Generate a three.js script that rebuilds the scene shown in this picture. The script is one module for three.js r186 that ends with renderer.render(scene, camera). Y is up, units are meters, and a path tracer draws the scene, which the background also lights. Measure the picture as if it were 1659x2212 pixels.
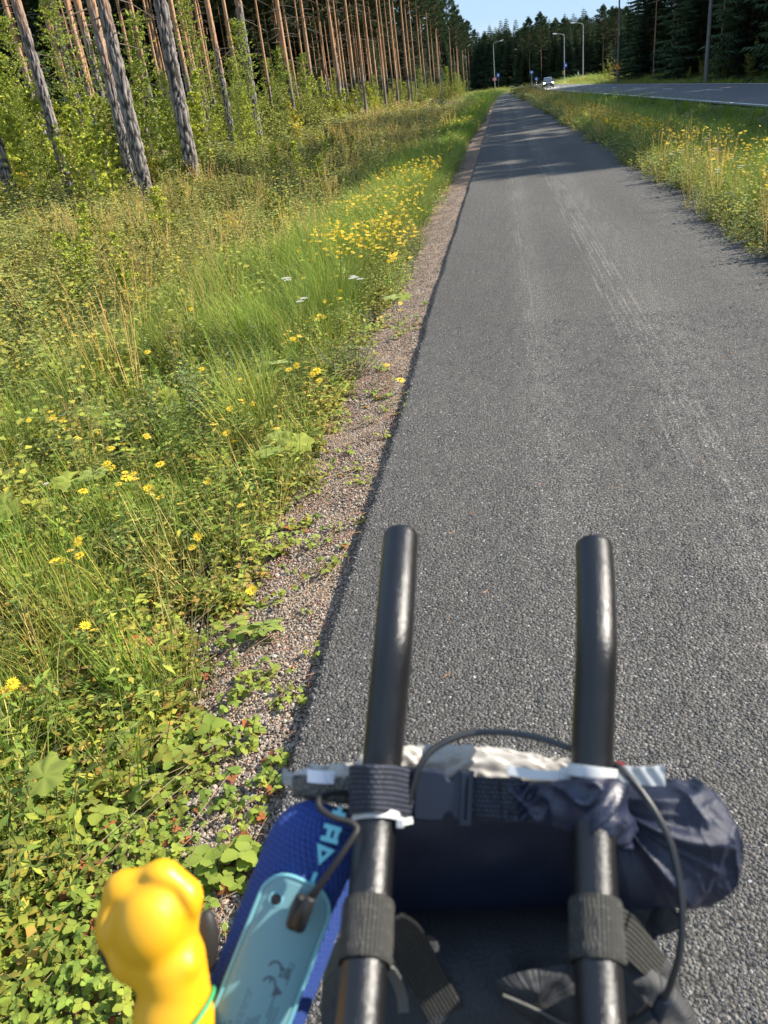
import * as THREE from 'three';
import { MarchingCubes } from 'three/addons/objects/MarchingCubes.js';
import { mergeGeometries } from 'three/addons/utils/BufferGeometryUtils.js';
import { RoundedBoxGeometry } from 'three/addons/geometries/RoundedBoxGeometry.js';

// ---------------------------------------------------------------- camera, sky, sun, exposure
const V = (x = 0, y = 0, z = 0) => new THREE.Vector3(x, y, z);
const scene = new THREE.Scene();
const EYE = V(0, 1.5, 0);
const camera = new THREE.PerspectiveCamera(65.7, 768 / 1024, 0.05, 1500);
// the lens looks about 27 degrees below the horizon and is turned some 7 degrees clockwise
const lensDown = V(407, -3269, -1713).normalize(), lensPath = V(253.5, 928, -1713).normalize();
const lensUp = lensDown.clone().negate();
const lensFwd = lensPath.clone().addScaledVector(lensUp, -lensPath.dot(lensUp)).normalize();
const lensRight = lensFwd.clone().cross(lensUp);
// rows of the lens-to-world rotation
const cX = V(lensRight.x, lensUp.x, -lensFwd.x), cY = V(lensRight.y, lensUp.y, -lensFwd.y), cZ = V(lensRight.z, lensUp.z, -lensFwd.z);
camera.position.copy(EYE);
camera.quaternion.setFromRotationMatrix(new THREE.Matrix4().makeBasis(cX, cY, cZ));
camera.focus = 3.4; camera.userData.fStop = 11.5;
camera.updateMatrixWorld(true);
const SUN = V(0.760, 0.600, -0.250).normalize();
const sun = new THREE.DirectionalLight(new THREE.Color(1.0, 0.93, 0.82), 5);
sun.name = 'sun'; sun.position.copy(SUN).multiplyScalar(120); sun.castShadow = true; sun.shadow.radius = 1;
Object.assign(sun.shadow.camera, { left: -120, right: 120, top: 120, bottom: -120, near: 1, far: 400 }); sun.shadow.mapSize.set(4096, 4096);
scene.add(sun); sun.target.position.set(0, 0, 0); scene.add(sun.target);
const renderer = new THREE.WebGLRenderer({ antialias: true });
renderer.setSize(768, 1024); renderer.shadowMap.enabled = true;
renderer.toneMapping = THREE.LinearToneMapping; renderer.toneMappingExposure = 2.15;

// ---------------------------------------------------------------- random numbers and noise
let seed = 7;
const reseed = (n) => { seed = n * 7919 + 13; };
const rnd = () => { seed = (seed + 0x6d2b79f5) | 0; let t = Math.imul(seed ^ (seed >>> 15), 1 | seed); t = (t + Math.imul(t ^ (t >>> 7), 61 | t)) ^ t; return ((t ^ (t >>> 14)) >>> 0) / 4294967296; };
const rr = (a, b) => a + (b - a) * rnd();
const gauss = () => (rnd() + rnd() + rnd() - 1.5) * 1.15;
const pick = (a) => a[Math.floor(rnd() * a.length)];
const hash = (x, y, s) => { let h = Math.imul(x, 374761393) ^ Math.imul(y, 668265263) ^ Math.imul(s, 974711); h = Math.imul(h ^ (h >>> 13), 1274126177); return ((h ^ (h >>> 16)) >>> 0) / 4294967296; };
function noise(x, y, s = 0, wrap = 0) {
  const ix = Math.floor(x), iy = Math.floor(y), fx = x - ix, fy = y - iy, u = fx * fx * (3 - 2 * fx), v = fy * fy * (3 - 2 * fy);
  const h = (a, b) => wrap ? hash(((a % wrap) + wrap) % wrap, ((b % wrap) + wrap) % wrap, s) : hash(a, b, s);
  return (h(ix, iy) * (1 - u) + h(ix + 1, iy) * u) * (1 - v) + (h(ix, iy + 1) * (1 - u) + h(ix + 1, iy + 1) * u) * v;
}
function fbm(x, y, s = 0, n = 4, wrap = 0) { let a = 0, k = 0.5, t = 0; for (let i = 0; i < n; i++) { a += k * noise(x, y, s + i, wrap); t += k; k *= 0.5; x *= 2; y *= 2; wrap *= 2; } return a / t; }
const clamp = (x, a = 0, b = 1) => Math.min(b, Math.max(a, x));
const lerp = (a, b, t) => a + (b - a) * t;
const smooth = (x, a, b) => { const t = clamp((x - a) / (b - a)); return t * t * (3 - 2 * t); };
const mix3 = (a, b, t) => [lerp(a[0], b[0], t), lerp(a[1], b[1], t), lerp(a[2], b[2], t)];
const mul3 = (a, k) => [a[0] * k, a[1] * k, a[2] * k];

// sky: pale near the horizon, deeper blue overhead, thin high cloud
{
  const W = 1024, H = 512, data = new Float32Array(W * H * 4);
  for (let j = 0; j < H; j++) for (let i = 0; i < W; i++) {
    const el = ((j + 0.5) / H - 0.5) * Math.PI, az = ((i + 0.5) / W) * 2 * Math.PI;
    const y = Math.sin(el), t = Math.pow(clamp(y), 0.5);
    let c = mix3([0.305, 0.415, 0.50], [0.125, 0.235, 0.45], t);
    if (y > 0) {
      const k = 1 / (y + 0.12), cx = Math.cos(az) * Math.cos(el) * k, cz = Math.sin(az) * Math.cos(el) * k;
      const n = fbm(cx * 1.3 + 20, cz * 2.1 + 20, 31, 6), m = smooth(n, 0.50, 0.78) * 0.65;
      c = mix3(c, [0.46, 0.50, 0.54], m);
    } else c = [0.16, 0.17, 0.15];
    data.set([...c, 1], (j * W + i) * 4);
  }
  const sky = new THREE.DataTexture(data, W, H, THREE.RGBAFormat, THREE.FloatType);
  sky.mapping = THREE.EquirectangularReflectionMapping; sky.magFilter = THREE.LinearFilter; sky.needsUpdate = true;
  scene.background = sky; scene.environment = sky;
}

// ---------------------------------------------------------------- helpers: naming, meshes, geometry
const names = {};
function numbered(n) { names[n] = (names[n] ?? -1) + 1; return names[n] ? n + '_' + String(names[n]).padStart(3, '0') : n; }
function info(o, label, category, group, kind) { if (label) o.userData.label = label; if (category) o.userData.category = category; if (group) o.userData.group = group; if (kind) o.userData.kind = kind; return o; }
function thing(name, label, category, pos = V(), group) { const g = new THREE.Group(); g.name = numbered(name); g.position.copy(pos); scene.add(g); return info(g, label, category, group); }
function part(name, geo, mat, parent, kind) { const m = new THREE.Mesh(geo, mat); m.name = name; m.castShadow = m.receiveShadow = true; parent.add(m); if (kind) m.userData.kind = kind; return m; }
function solo(name, geo, mat, label, category, group, kind) { const m = new THREE.Mesh(geo, mat); m.name = numbered(name); m.castShadow = m.receiveShadow = true; scene.add(m); return info(m, label, category, group, kind); }
function copyOf(o, label, group) { const c = o.clone(); c.name = numbered(o.name.replace(/_\d{3}$/, '')); scene.add(c); if (label) c.userData.label = label; if (group) c.userData.group = group; return c; }

class GB {  // collects coloured triangles into one geometry
  constructor() { this.p = []; this.c = []; this.i = []; this.u = []; }
  v(p, c, u = 0, w = 0) { this.p.push(p.x, p.y, p.z); this.c.push(c[0], c[1], c[2]); this.u.push(u, w); return this.p.length / 3 - 1; }
  t(a, b, c) { this.i.push(a, b, c); }
  q(a, b, c, d) { this.i.push(a, b, c, a, c, d); }
  // a tube of rings; r and col may be functions of (t, angle)
  tube(pts, r, seg, col, cap = false, uv = false) {
    const rf = typeof r === 'function' ? r : () => r, cf = typeof col === 'function' ? col : () => col, n = pts.length, rings = [];
    let nrm = null, len = 0;
    for (let k = 0; k < n; k++) {
      const tan = pts[Math.min(n - 1, k + 1)].clone().sub(pts[Math.max(0, k - 1)]).normalize();
      if (!nrm) { nrm = Math.abs(tan.y) < 0.9 ? V(0, 1, 0) : V(1, 0, 0); }
      nrm.addScaledVector(tan, -nrm.dot(tan)).normalize();
      const bin = tan.clone().cross(nrm), ring = [], t = k / (n - 1), m = uv ? seg + 1 : seg;
      if (k) len += pts[k].distanceTo(pts[k - 1]);
      for (let s = 0; s < m; s++) {
        const a = (s / seg) * Math.PI * 2, rad = rf(t, a, len);
        ring.push(this.v(pts[k].clone().addScaledVector(nrm, Math.cos(a) * rad).addScaledVector(bin, Math.sin(a) * rad), cf(t, a), len, a * rf(t, 0, len)));
      }
      rings.push(ring);
    }
    for (let k = 0; k + 1 < n; k++) for (let s = 0; s < seg; s++) { const b = uv ? s + 1 : (s + 1) % seg; this.q(rings[k][s], rings[k][b], rings[k + 1][b], rings[k + 1][s]); }
    if (cap) for (const [k, e] of [[0, 0], [n - 1, 1]]) { const c = this.v(pts[k], cf(e, 0)); for (let s = 0; s < seg; s++) { const b = uv ? s + 1 : (s + 1) % seg; e ? this.t(rings[k][s], rings[k][b], c) : this.t(rings[k][b], rings[k][s], c); } }
    return this;
  }
  // a blade: narrow bending ribbon
  blade(o, az, lean, len, w, bend, segs, c0, c1) {
    let p = o.clone(), a = lean, prev = null; const side = V(-Math.sin(az), 0, Math.cos(az));
    for (let k = 0; k <= segs; k++) {
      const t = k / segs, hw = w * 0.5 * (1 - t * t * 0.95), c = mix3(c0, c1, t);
      if (k === segs) { const tip = this.v(p, c); if (prev) this.t(prev[0], prev[1], tip); break; }
      const cur = [this.v(p.clone().addScaledVector(side, -hw), c), this.v(p.clone().addScaledVector(side, hw), c)];
      if (prev) this.q(prev[0], prev[1], cur[1], cur[0]);
      prev = cur; const st = len / segs;
      p = p.clone().add(V(Math.cos(az) * Math.sin(a) * st, Math.cos(a) * st, Math.sin(az) * Math.sin(a) * st)); a += bend / segs;
    }
    return this;
  }
  // a leaf with a folded midrib: along d, face normal n
  leaf(o, d, n, len, wid, c, fold = 0.25, droop = 0.2, pts = 3) {
    d = d.clone().normalize(); const s = d.clone().cross(n).normalize(); n = s.clone().cross(d);
    const at = (t, w) => o.clone().addScaledVector(d, t * len).addScaledVector(s, w * wid).addScaledVector(n, (Math.abs(w) * fold * wid) - droop * len * t * t);
    const mid = mul3(c, 1.12), prof = pts === 3 ? [[0.3, 0.44], [0.62, 0.46], [0.86, 0.25]] : [[0.5, 0.5]];
    const b = this.v(o, mid); let pl = b, pm = b, pr = b;
    for (const [t, w] of prof) {
      const l = this.v(at(t, -w), c), m = this.v(at(t, 0), mid), r = this.v(at(t, w), c);
      if (pl === b) { this.t(b, m, l); this.t(b, r, m); } else { this.q(pl, pm, m, l); this.q(pm, pr, r, m); }
      pl = l; pm = m; pr = r;
    }
    const e = this.v(at(1, 0), c); this.t(pl, pm, e); this.t(pm, pr, e);
    return this;
  }
  build(flat = false) {
    const g = new THREE.BufferGeometry();
    g.setAttribute('position', new THREE.Float32BufferAttribute(this.p, 3)); g.setAttribute('color', new THREE.Float32BufferAttribute(this.c, 3)); g.setAttribute('uv', new THREE.Float32BufferAttribute(this.u, 2));
    g.setIndex(this.p.length / 3 > 65535 ? new THREE.Uint32BufferAttribute(this.i, 1) : new THREE.Uint16BufferAttribute(this.i, 1));
    g.computeVertexNormals(); return g;
  }
}
const std = (o) => new THREE.MeshStandardMaterial({ side: THREE.DoubleSide, ...o });
const phys = (o) => new THREE.MeshPhysicalMaterial({ side: THREE.DoubleSide, ...o });
const lin = (r, g, b) => new THREE.Color().setRGB(r, g, b);
function dataTex(W, H, f, srgb = false) {
  const d = new Uint8Array(W * H * 4);
  for (let j = 0; j < H; j++) for (let i = 0; i < W; i++) { const c = f(i / W, j / H); const o = (j * W + i) * 4; d[o] = clamp(c[0]) * 255; d[o + 1] = clamp(c[1]) * 255; d[o + 2] = clamp(c[2]) * 255; d[o + 3] = 255; }
  const t = new THREE.DataTexture(d, W, H); t.wrapS = t.wrapT = THREE.RepeatWrapping; t.magFilter = THREE.LinearFilter; t.minFilter = THREE.LinearMipmapLinearFilter; if (srgb) t.colorSpace = THREE.SRGBColorSpace; t.needsUpdate = true; return t;
}
const leafMat = phys({ color: lin(1.62, 1.38, 0.90), vertexColors: true, roughness: 0.9, transmission: 0.38, thickness: 0, specularIntensity: 0.5 });
const needleMat = phys({ vertexColors: true, roughness: 1, transmission: 0.15, thickness: 0, specularIntensity: 0.3 });
const woodMat = std({ vertexColors: true, roughness: 0.9 });
const petalMat = phys({ vertexColors: true, roughness: 0.9, transmission: 0.3, thickness: 0 });

// pixels are counted on a copy of the photograph 1659 wide; W gives the point seen there at a depth in front of the lens
const W = (px, py, d) => EYE.clone().addScaledVector(cX_(), ((px - 829.5) / 1713) * d).addScaledVector(cY_(), (-(py - 1106) / 1713) * d).addScaledVector(cZ_(), -d);
function cX_() { return V(cX.x, cX.y, cX.z); } function cY_() { return V(cY.x, cY.y, cY.z); } function cZ_() { return V(cZ.x, cZ.y, cZ.z); }
const rayDir = (px, py) => W(px, py, 1).sub(EYE);
const groundAt = (px, py, y = 0) => { const d = rayDir(px, py), t = (EYE.y - y) / -d.y; return EYE.clone().addScaledVector(d, t); };
const onRay = (px, py, dist) => { const d = rayDir(px, py); return EYE.clone().addScaledVector(d, dist / -d.z); };
const viewMat = camera.matrixWorld.clone().invert();
function inView(x, y, z, m = 1.15) { const p = V(x, y, z).applyMatrix4(viewMat); if (p.z > -0.2) return false; return Math.abs(p.x / p.z) < (829.5 / 1713) * m + 0.35 / -p.z && Math.abs(p.y / p.z) < (1106 / 1713) * m + 0.5 / -p.z; }

// ---------------------------------------------------------------- ground
function roadX(z) {  // centre line of the main road; it bends left in the distance
  const s = 12.3 + 0.0235 * z; if (z > -150) return s;
  const t = -150 - z; return s - 0.00105 * t * t;
}
const roadY = -0.15, roadHalf = 2.95;
function gh(x, z) {
  let y;
  const r = x - roadX(z);
  if (x < 2.25) {
    if (x > -0.6) y = -0.055;
    else if (x > -1.1) y = -0.055 + (x + 0.6) * 0.06;
    else { const t = -x; y = -0.085 - 0.16 * smooth(t, 1.1, 3.2) + 0.18 * smooth(t, 4.5, 8); }
    const k = smooth(-x, 1.0, 3); y += k * ((fbm(x * 0.35 + 50, z * 0.35 + 50, 3, 3) - 0.5) * 0.3) + smooth(-x, 0.6, 1.1) * (noise(x * 5, z * 5, 4) - 0.5) * 0.03;
    y += smooth(-x, 12, 40) * (fbm(x * 0.05 + 9, z * 0.05, 8, 2) - 0.3) * 1.2;
  } else {
    const toRoad = -r - roadHalf, past = r - roadHalf;   // distance to its near edge, and beyond its far edge
    if (past > -roadHalf * 2 - 0.35 && past < 0.35) y = roadY - 0.05;
    else if (past >= 0.35) y = roadY - 0.05 - 0.35 * smooth(past, 0.4, 1.8) + 0.5 * smooth(past, 2.2, 5) + (fbm(x * 0.2, z * 0.2, 6, 2) - 0.5) * 0.3 * smooth(past, 1, 4);
    else { const w = Math.max(0.5, toRoad + (x - 2.25)), t = (x - 2.25) / w; y = lerp(-0.055, roadY - 0.06, t) - 0.55 * Math.min(1, w / 5) * Math.pow(Math.sin(Math.PI * smooth(t, 0.18, 1)), 1.3) + (noise(x * 2, z * 2, 5) - 0.5) * 0.06; }
  }
  return y;
}
const steps = (list) => { const out = []; for (let k = 0; k + 1 < list.length; k++) { const [a, n] = list[k], b = list[k + 1][0]; for (let i = 0; i < n; i++) out.push(a + (b - a) * (i / n)); } out.push(list[list.length - 1][0]); return out; };
function sheet(xs, zs, f, colf, k = 1) {
  const b = new GB(), nx = xs.length;
  for (const z of zs) for (const x of xs) { const p = f(x, z); b.v(p, colf(p.x, p.z, x, z), p.x * k, -p.z * k); }
  for (let j = 0; j + 1 < zs.length; j++) for (let i = 0; i + 1 < nx; i++) { const a = j * nx + i; b.q(a, a + 1, a + nx + 1, a + nx); }
  return b.build();
}
const soilTex = dataTex(1024, 1024, (u, v) => { const n = fbm(u * 24, v * 24, 11, 5, 24), g = hash(Math.floor(u * 1024), Math.floor(v * 1024), 3), s = fbm(u * 90, v * 30, 17, 3, 0); const k = 0.55 + n * 0.55 + (g - 0.5) * 0.25; return [k, k * (0.93 + 0.1 * s), k * 0.86]; }, true);
const soilBump = dataTex(512, 512, (u, v) => { const n = fbm(u * 40, v * 40, 12, 5, 40); return [n, n, n]; });
{
  const xs = steps([[-160, 24], [-40, 30], [-12, 70], [-3.4, 60], [-0.62, 1], [-0.60, 2], [2.22, 1], [2.25, 30], [6, 40], [18, 24], [40, 20], [160]]), zs = steps([[12, 20], [0, 70], [-8, 60], [-25, 60], [-80, 50], [-240, 20], [-480]]);
  const geo = sheet(xs, zs, (x, z) => V(x, gh(x, z), z), (x, z) => {
    const n = fbm(x * 0.6 + 30, z * 0.6 + 30, 21, 4), m = fbm(x * 3, z * 3, 22, 3);
    let c = mix3([0.075, 0.062, 0.038], [0.10, 0.105, 0.04], smooth(n, 0.35, 0.65));
    c = mix3(c, [0.17, 0.135, 0.075], smooth(m, 0.5, 0.75) * 0.6);
    if (x > 2.2) c = mix3(c, [0.06, 0.085, 0.022], 0.6);
    return c;
  }, 0.5);
  const g = solo('ground', geo, std({ vertexColors: true, map: soilTex, bumpMap: soilBump, bumpScale: 0.02, roughness: 0.95 }), null, null, null, 'structure');
}
// asphalt: fine grain in the map, tracks and blotches in the vertex colours
const stoneField = (u, v, cells, s, fall = 0.55) => { let best = 9, id = 0; const x = u * cells, y = v * cells, ix = Math.floor(x), iy = Math.floor(y); for (let dy = -1; dy <= 1; dy++) for (let dx = -1; dx <= 1; dx++) { const a = ((ix + dx) % cells + cells) % cells, c = ((iy + dy) % cells + cells) % cells, px = ix + dx + hash(a, c, s), py = iy + dy + hash(a, c, s + 1), d = Math.hypot(px - x, py - y); if (d < best) { best = d; id = hash(a, c, s + 2); } } return [best, id]; };
const asphaltTex = dataTex(1024, 1024, (u, v) => { const [d, id] = stoneField(u, v, 110, 41), g = noise(u * 512, v * 512, 43, 512); let k = 0.60 + 0.22 * g + (id - 0.5) * 0.30; if (id > 0.96) k += 0.32; if (d > 0.62) k *= 0.55; return [k, k, k * 0.985]; }, true);
const asphaltBump = dataTex(1024, 1024, (u, v) => { const [d, id] = stoneField(u, v, 110, 41); const h = clamp(1 - d * 1.25) * (0.6 + 0.4 * id) + 0.12 * noise(u * 512, v * 512, 44, 512); return [h, h, h]; });
const PATH_L = -0.605, PATH_R = 2.26;
const edgeL = (z) => PATH_L + (noise(z * 1.3, 3, 61) - 0.5) * 0.022 + (noise(z * 14, 5, 62) - 0.5) * 0.014;
{
  const us = steps([[0, 2], [0.006, 420], [0.994, 2], [1]]), zs = steps([[3, 4], [0, 90], [-6, 110], [-18, 80], [-60, 50], [-135]]);
  const geo = sheet(us, zs, (u, z) => { const l = edgeL(z), x = lerp(l, PATH_R, clamp((u - 0.006) / 0.988)); const lip = u < 0.003 || u > 0.997; return V(x + (u < 0.003 ? -0.012 : u > 0.997 ? 0.012 : 0), lip ? -0.07 : 0.004 + (noise(x * 30, z * 30, 63) - 0.5) * 0.003 - smooth(l + 0.02, x - 0.03, x) * 0 - (1 - smooth(x, l, l + 0.018)) * 0.010, z); }, (x, z) => {
    let k = 0.95 + (fbm(x * 1.5 + 7, z * 0.5 + 7, 64, 4) - 0.5) * 0.42 + (noise(x * 14, z * 3, 66) - 0.5) * 0.08;
    const wob = (noise(z * 0.4, 1, 67) - 0.5) * 0.06, band = (c, w) => Math.exp(-(((x - c - wob) / w) ** 2));
    k += (band(0.17, 0.13) * 0.36 + band(0.95, 0.22) * 0.34 + band(1.75, 0.2) * 0.2) * (0.4 + 0.9 * noise(x * 4, z * 1.2, 68));   // pale dust pressed in by wheels
    for (let q = 0; q < 7; q++) { const c = 0.66 + q * 0.034 + wob; k += Math.exp(-(((x - c) / 0.0075) ** 2)) * 0.75 * smooth(noise(z * 1.7 + q * 9, q, 69), 0.25, 0.6); }
    for (let q = 0; q < 3; q++) { const c = 0.08 + q * 0.03 + wob; k += Math.exp(-(((x - c) / 0.0075) ** 2)) * 0.5 * smooth(noise(z * 1.1 + q * 5, q, 70), 0.4, 0.7); }
    return [0.176 * k, 0.163 * k, 0.147 * k];
  }, 1);
  const p = solo('cycle_path', geo, std({ vertexColors: true, map: asphaltTex, bumpMap: asphaltBump, bumpScale: 0.006, roughness: 0.88 }), null, null, null, 'structure');
  // the coarse chippings of the near surface
  const pathStones = (parent) => {
    const protos = [0, 1].map((s) => { reseed(900 + s); const g = new THREE.IcosahedronGeometry(1, 0); const a = g.attributes.position, seen = new Map(); for (let i = 0; i < a.count; i++) { const key = [a.getX(i), a.getY(i), a.getZ(i)].map((q) => q.toFixed(3)).join(); if (!seen.has(key)) seen.set(key, rr(0.75, 1.2)); const k = seen.get(key); a.setXYZ(i, a.getX(i) * k, a.getY(i) * k * 0.7, a.getZ(i) * k); } g.computeVertexNormals(); return g; });
    protos.forEach((g, s) => {
      reseed(300 + s); const list = [];
      for (let k = 0; k < 64000; k++) {
        const z = -lerp(0.75, 5.6, Math.pow(rnd(), 1.15)), x = lerp(-0.6, 1.9, rnd()); if (!inView(x, 0, z, 1.08) || x < edgeL(z) + 0.004) continue;
        const light = rnd(), base = light > 0.982 ? rr(0.22, 0.38) : light > 0.76 ? rr(0.085, 0.14) : rr(0.032, 0.080), tint = rr(0.0, 0.13);
        const r = rr(0.0034, 0.0064) * (rnd() < 0.15 ? 1.2 : 1);
        list.push([x, 0.004 - r * 0.35, z, r, base * (1 + tint), base, base * (1 - tint)]);
      }
      const im = new THREE.InstancedMesh(g, std({ roughness: 0.75, flatShading: true }), list.length), m = new THREE.Matrix4(), q = new THREE.Quaternion(), e = new THREE.Euler();
      list.forEach((l, i) => { e.set(rr(-0.5, 0.5), rr(0, 6.3), rr(-0.5, 0.5)); q.setFromEuler(e); m.compose(V(l[0], l[1], l[2]), q, V(l[3], l[3], l[3])); im.setMatrixAt(i, m); im.setColorAt(i, lin(l[4], l[5], l[6])); });
      im.name = 'asphalt_chippings'; im.userData.kind = 'stuff'; parent.add(im);
    });
  };
  pathStones(p);
}
// gravel shoulder
const shoulderOut = (z) => -(1.02 + (fbm(z * 0.7 + 3, 2, 71, 3) - 0.5) * 0.34 - 0.12 * smooth(-z, 2.4, 1.2) + 0.1 * smooth(-z, 9, 13) - 0.25 * smooth(-z, 22, 40));
const gravelTex = dataTex(1024, 1024, (u, v) => { const [d, id] = stoneField(u, v, 120, 81), t = hash(Math.floor(id * 4096), 5, 6); let k = (0.55 + 0.5 * id) * (d > 0.55 ? 0.5 : 1); return [k, k * lerp(0.86, 0.96, t), k * lerp(0.78, 0.92, t)]; }, true);
const gravelBump = dataTex(1024, 1024, (u, v) => { const [d, id] = stoneField(u, v, 120, 81); const h = clamp(1 - d * 1.3) * (0.5 + 0.5 * id); return [h, h, h]; });
{
  const zs = steps([[2, 4], [0, 120], [-10, 80], [-40, 40], [-125]]), us = steps([[0, 14], [1]]);
  const geo = sheet(us, zs, (u, z) => { const x = lerp(shoulderOut(z), PATH_L + 0.02, u); return V(x, gh(x, z) + 0.012 - (u === 0 ? 0.03 : 0) + (noise(x * 20, z * 20, 72) - 0.5) * 0.012, z); }, (x, z) => mul3([0.44, 0.365, 0.285], 0.8 + 0.45 * fbm(x * 5, z * 3, 73, 3)), 1);
  const g = solo('gravel_shoulder', geo, std({ vertexColors: true, map: gravelTex, bumpMap: gravelBump, bumpScale: 0.008, roughness: 0.95 }), null, null, null, 'structure');
  reseed(77); const list = [];
  const s = new THREE.IcosahedronGeometry(1, 0);
  for (let k = 0; k < 60000; k++) { const z = -lerp(0.7, 15, Math.pow(rnd(), 2.2)), x = lerp(shoulderOut(z) - 0.15, PATH_L + 0.03, Math.pow(rnd(), 0.8)); if (!inView(x, 0, z, 1.1)) continue; const b = rr(0.13, 0.42), w = rr(0, 1); list.push([x, gh(x, z) + 0.014, z, rr(0.0022, 0.0058) * (rnd() < 0.04 ? 1.9 : 1), b, b * lerp(0.76, 0.90, w), b * lerp(0.56, 0.76, w)]); }
  const im = new THREE.InstancedMesh(s, std({ roughness: 0.9, flatShading: true }), list.length), m = new THREE.Matrix4(), q = new THREE.Quaternion(), e = new THREE.Euler();
  list.forEach((l, i) => { e.set(rr(-1, 1), rr(0, 6.3), rr(-1, 1)); q.setFromEuler(e); m.compose(V(l[0], l[1], l[2]), q, V(l[3] * rr(0.8, 1.4), l[3] * 0.7, l[3])); im.setMatrixAt(i, m); im.setColorAt(i, lin(l[4], l[5], l[6])); });
  im.name = 'gravel_stones'; im.userData.kind = 'stuff'; g.add(im);
}
// main road with its edge lines, and the lighter side road beyond
{
  const zs = steps([[20, 20], [-60, 30], [-150, 40], [-330]]), us = steps([[-1, 24], [1]]);
  const road = solo('main_road', sheet(us, zs, (u, z) => V(roadX(z) + u * (roadHalf + 0.3), roadY + (1 - u * u) * 0.03, z), (x, z) => mul3([0.25, 0.255, 0.265], 0.85 + 0.3 * fbm(x * 0.8, z * 0.15, 91, 3) + 0.12 * noise(x * 5, z * 0.2, 92)), 0.5), std({ vertexColors: true, map: asphaltTex, roughness: 0.85 }), null, null, null, 'structure');
  const lineMat = std({ color: lin(0.75, 0.75, 0.72), roughness: 0.7 });
  for (const s of [-1, 1]) { const m = part('edge_line', sheet([-0.06, 0.06], zs, (u, z) => { const k = (s * roadHalf + u) / (roadHalf + 0.3); return V(roadX(z) + s * roadHalf + u, roadY + (1 - k * k) * 0.03 + 0.005, z); }, () => [1, 1, 1]), lineMat, road); }
  for (let z = 0; z > -300; z -= 12) part('lane_dash', sheet([-0.05, 0.05], [z, z - 3], (u, zz) => V(roadX(zz) + u, roadY + 0.036, zz), () => [1, 1, 1]), lineMat, road);
  const us2 = steps([[0, 10], [1]]);
  solo('side_road', sheet(us2, steps([[0, 8], [1]]), (u, t) => { const a = V(lerp(5, 17.5, u), 0, lerp(-226, -196, u)); return V(a.x, roadY + 0.04 + 0.05 * u, a.z - t * 13); }, () => [0.30, 0.29, 0.26]), std({ vertexColors: true, roughness: 0.95 }), null, null, null, 'structure');
}
// ---------------------------------------------------------------- pine trees on the left
const barkLow = [0.235, 0.205, 0.19], barkDark = [0.035, 0.029, 0.026], barkHi = [0.40, 0.20, 0.095], barkPale = [0.46, 0.29, 0.18];
function trunkGeo(s, H, r0, near) {  // reddish and flaky above, grey plates below
  reseed(s); const seg = near ? 40 : 9, n = near ? 300 : 26, pts = [], bx = rr(-0.25, 0.25), bz = rr(-0.2, 0.2), turn = near ? rr(3.4, 5.6) : rr(2.2, 3.8), b = new GB();
  for (let k = 0; k < n; k++) { const t = near ? Math.pow(k / (n - 1), 1.5) : k / (n - 1); pts.push(V(bx * Math.sin(t * 2.6) * t, -0.25 + t * H, bz * Math.sin(t * 3.1) * t)); }
  const yOf = (t) => -0.25 + (near ? Math.pow(t, 1.5) : t) * H;
  const plate = (a, y) => {  // 0 in the cracks, towards 1 on the plates
    const N = 9, wp = noise(a * 1.6, y * 1.1, s + 21) - 0.5, u = (a / (Math.PI * 2)) * N + wp * 0.9 * Math.sin(a / 2) , v = y * 3.4 + (noise(a * 2.2, y * 2.3, s + 22) - 0.5) * 1.3, iu = Math.floor(u), iv = Math.floor(v); let f1 = 9, f2 = 9, id = 0;
    for (let dv = -1; dv <= 1; dv++) for (let du = -1; du <= 1; du++) { const cu = ((iu + du) % N + N) % N, h = hash(cu, iv + dv, s), k = hash(cu, iv + dv, s + 1), d = Math.hypot(iu + du + h - u, (iv + dv + 0.1 + 0.8 * k - v) * 0.8); if (d < f1) { f2 = f1; f1 = d; id = h; } else if (d < f2) f2 = d; }
    return smooth(f2 - f1, 0.02, 0.42) * (0.55 + 0.45 * id);
  };
  b.tube(pts, (t, a) => { const y = yOf(t); let r = r0 * Math.pow(1 - y / (H * 1.12), 0.75) + r0 * 0.32 * Math.exp(-(y + 0.25) * 3.5); if (near) { const w = 1 - smooth(y, turn - 0.8, turn + 2.2) * 0.7; r += (plate(a, y) - 0.5) * 0.034 * w + (noise(a * 9, y * 30, s + 5) - 0.5) * 0.012 * w; } return Math.max(0.02, r); }, seg, (t, a) => {
    const y = yOf(t), p = plate(a, y), up = smooth(y + (noise(a * 1.2, y * 0.8, s + 7) - 0.5) * 2.6, turn - 0.7, turn + 0.9);
    let c = mix3(barkDark, barkLow, smooth(p, 0.08, 0.5)); c = mul3(c, 0.7 + 0.7 * noise(a * 7, y * 22, s + 8));
    return mix3(c, mul3(mix3(barkHi, barkPale, noise(a * 3, y * 5, s + 9)), 0.75 + 0.5 * noise(a * 5, y * 9, s + 10)), up);
  });
  return b.build();
}
function twigs(s, H) { reseed(s); const b = new GB(); for (let k = 0; k < 22; k++) { const y = H * rr(0.15, 0.62), az = rr(0, 6.28), L = rr(0.3, 1.5) * (0.5 + y / H), d = V(Math.cos(az), rr(-0.35, 0.2), Math.sin(az)), o = V(0, y, 0); b.tube([o, o.clone().addScaledVector(d, L * 0.5).add(V(0, -0.03, 0)), o.clone().addScaledVector(d, L).add(V(rr(-0.1, 0.1), -0.14 * L, rr(-0.1, 0.1)))], (t) => 0.016 * (1 - t * 0.75), 4, [0.16, 0.125, 0.10]); } return b.build(); }
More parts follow.
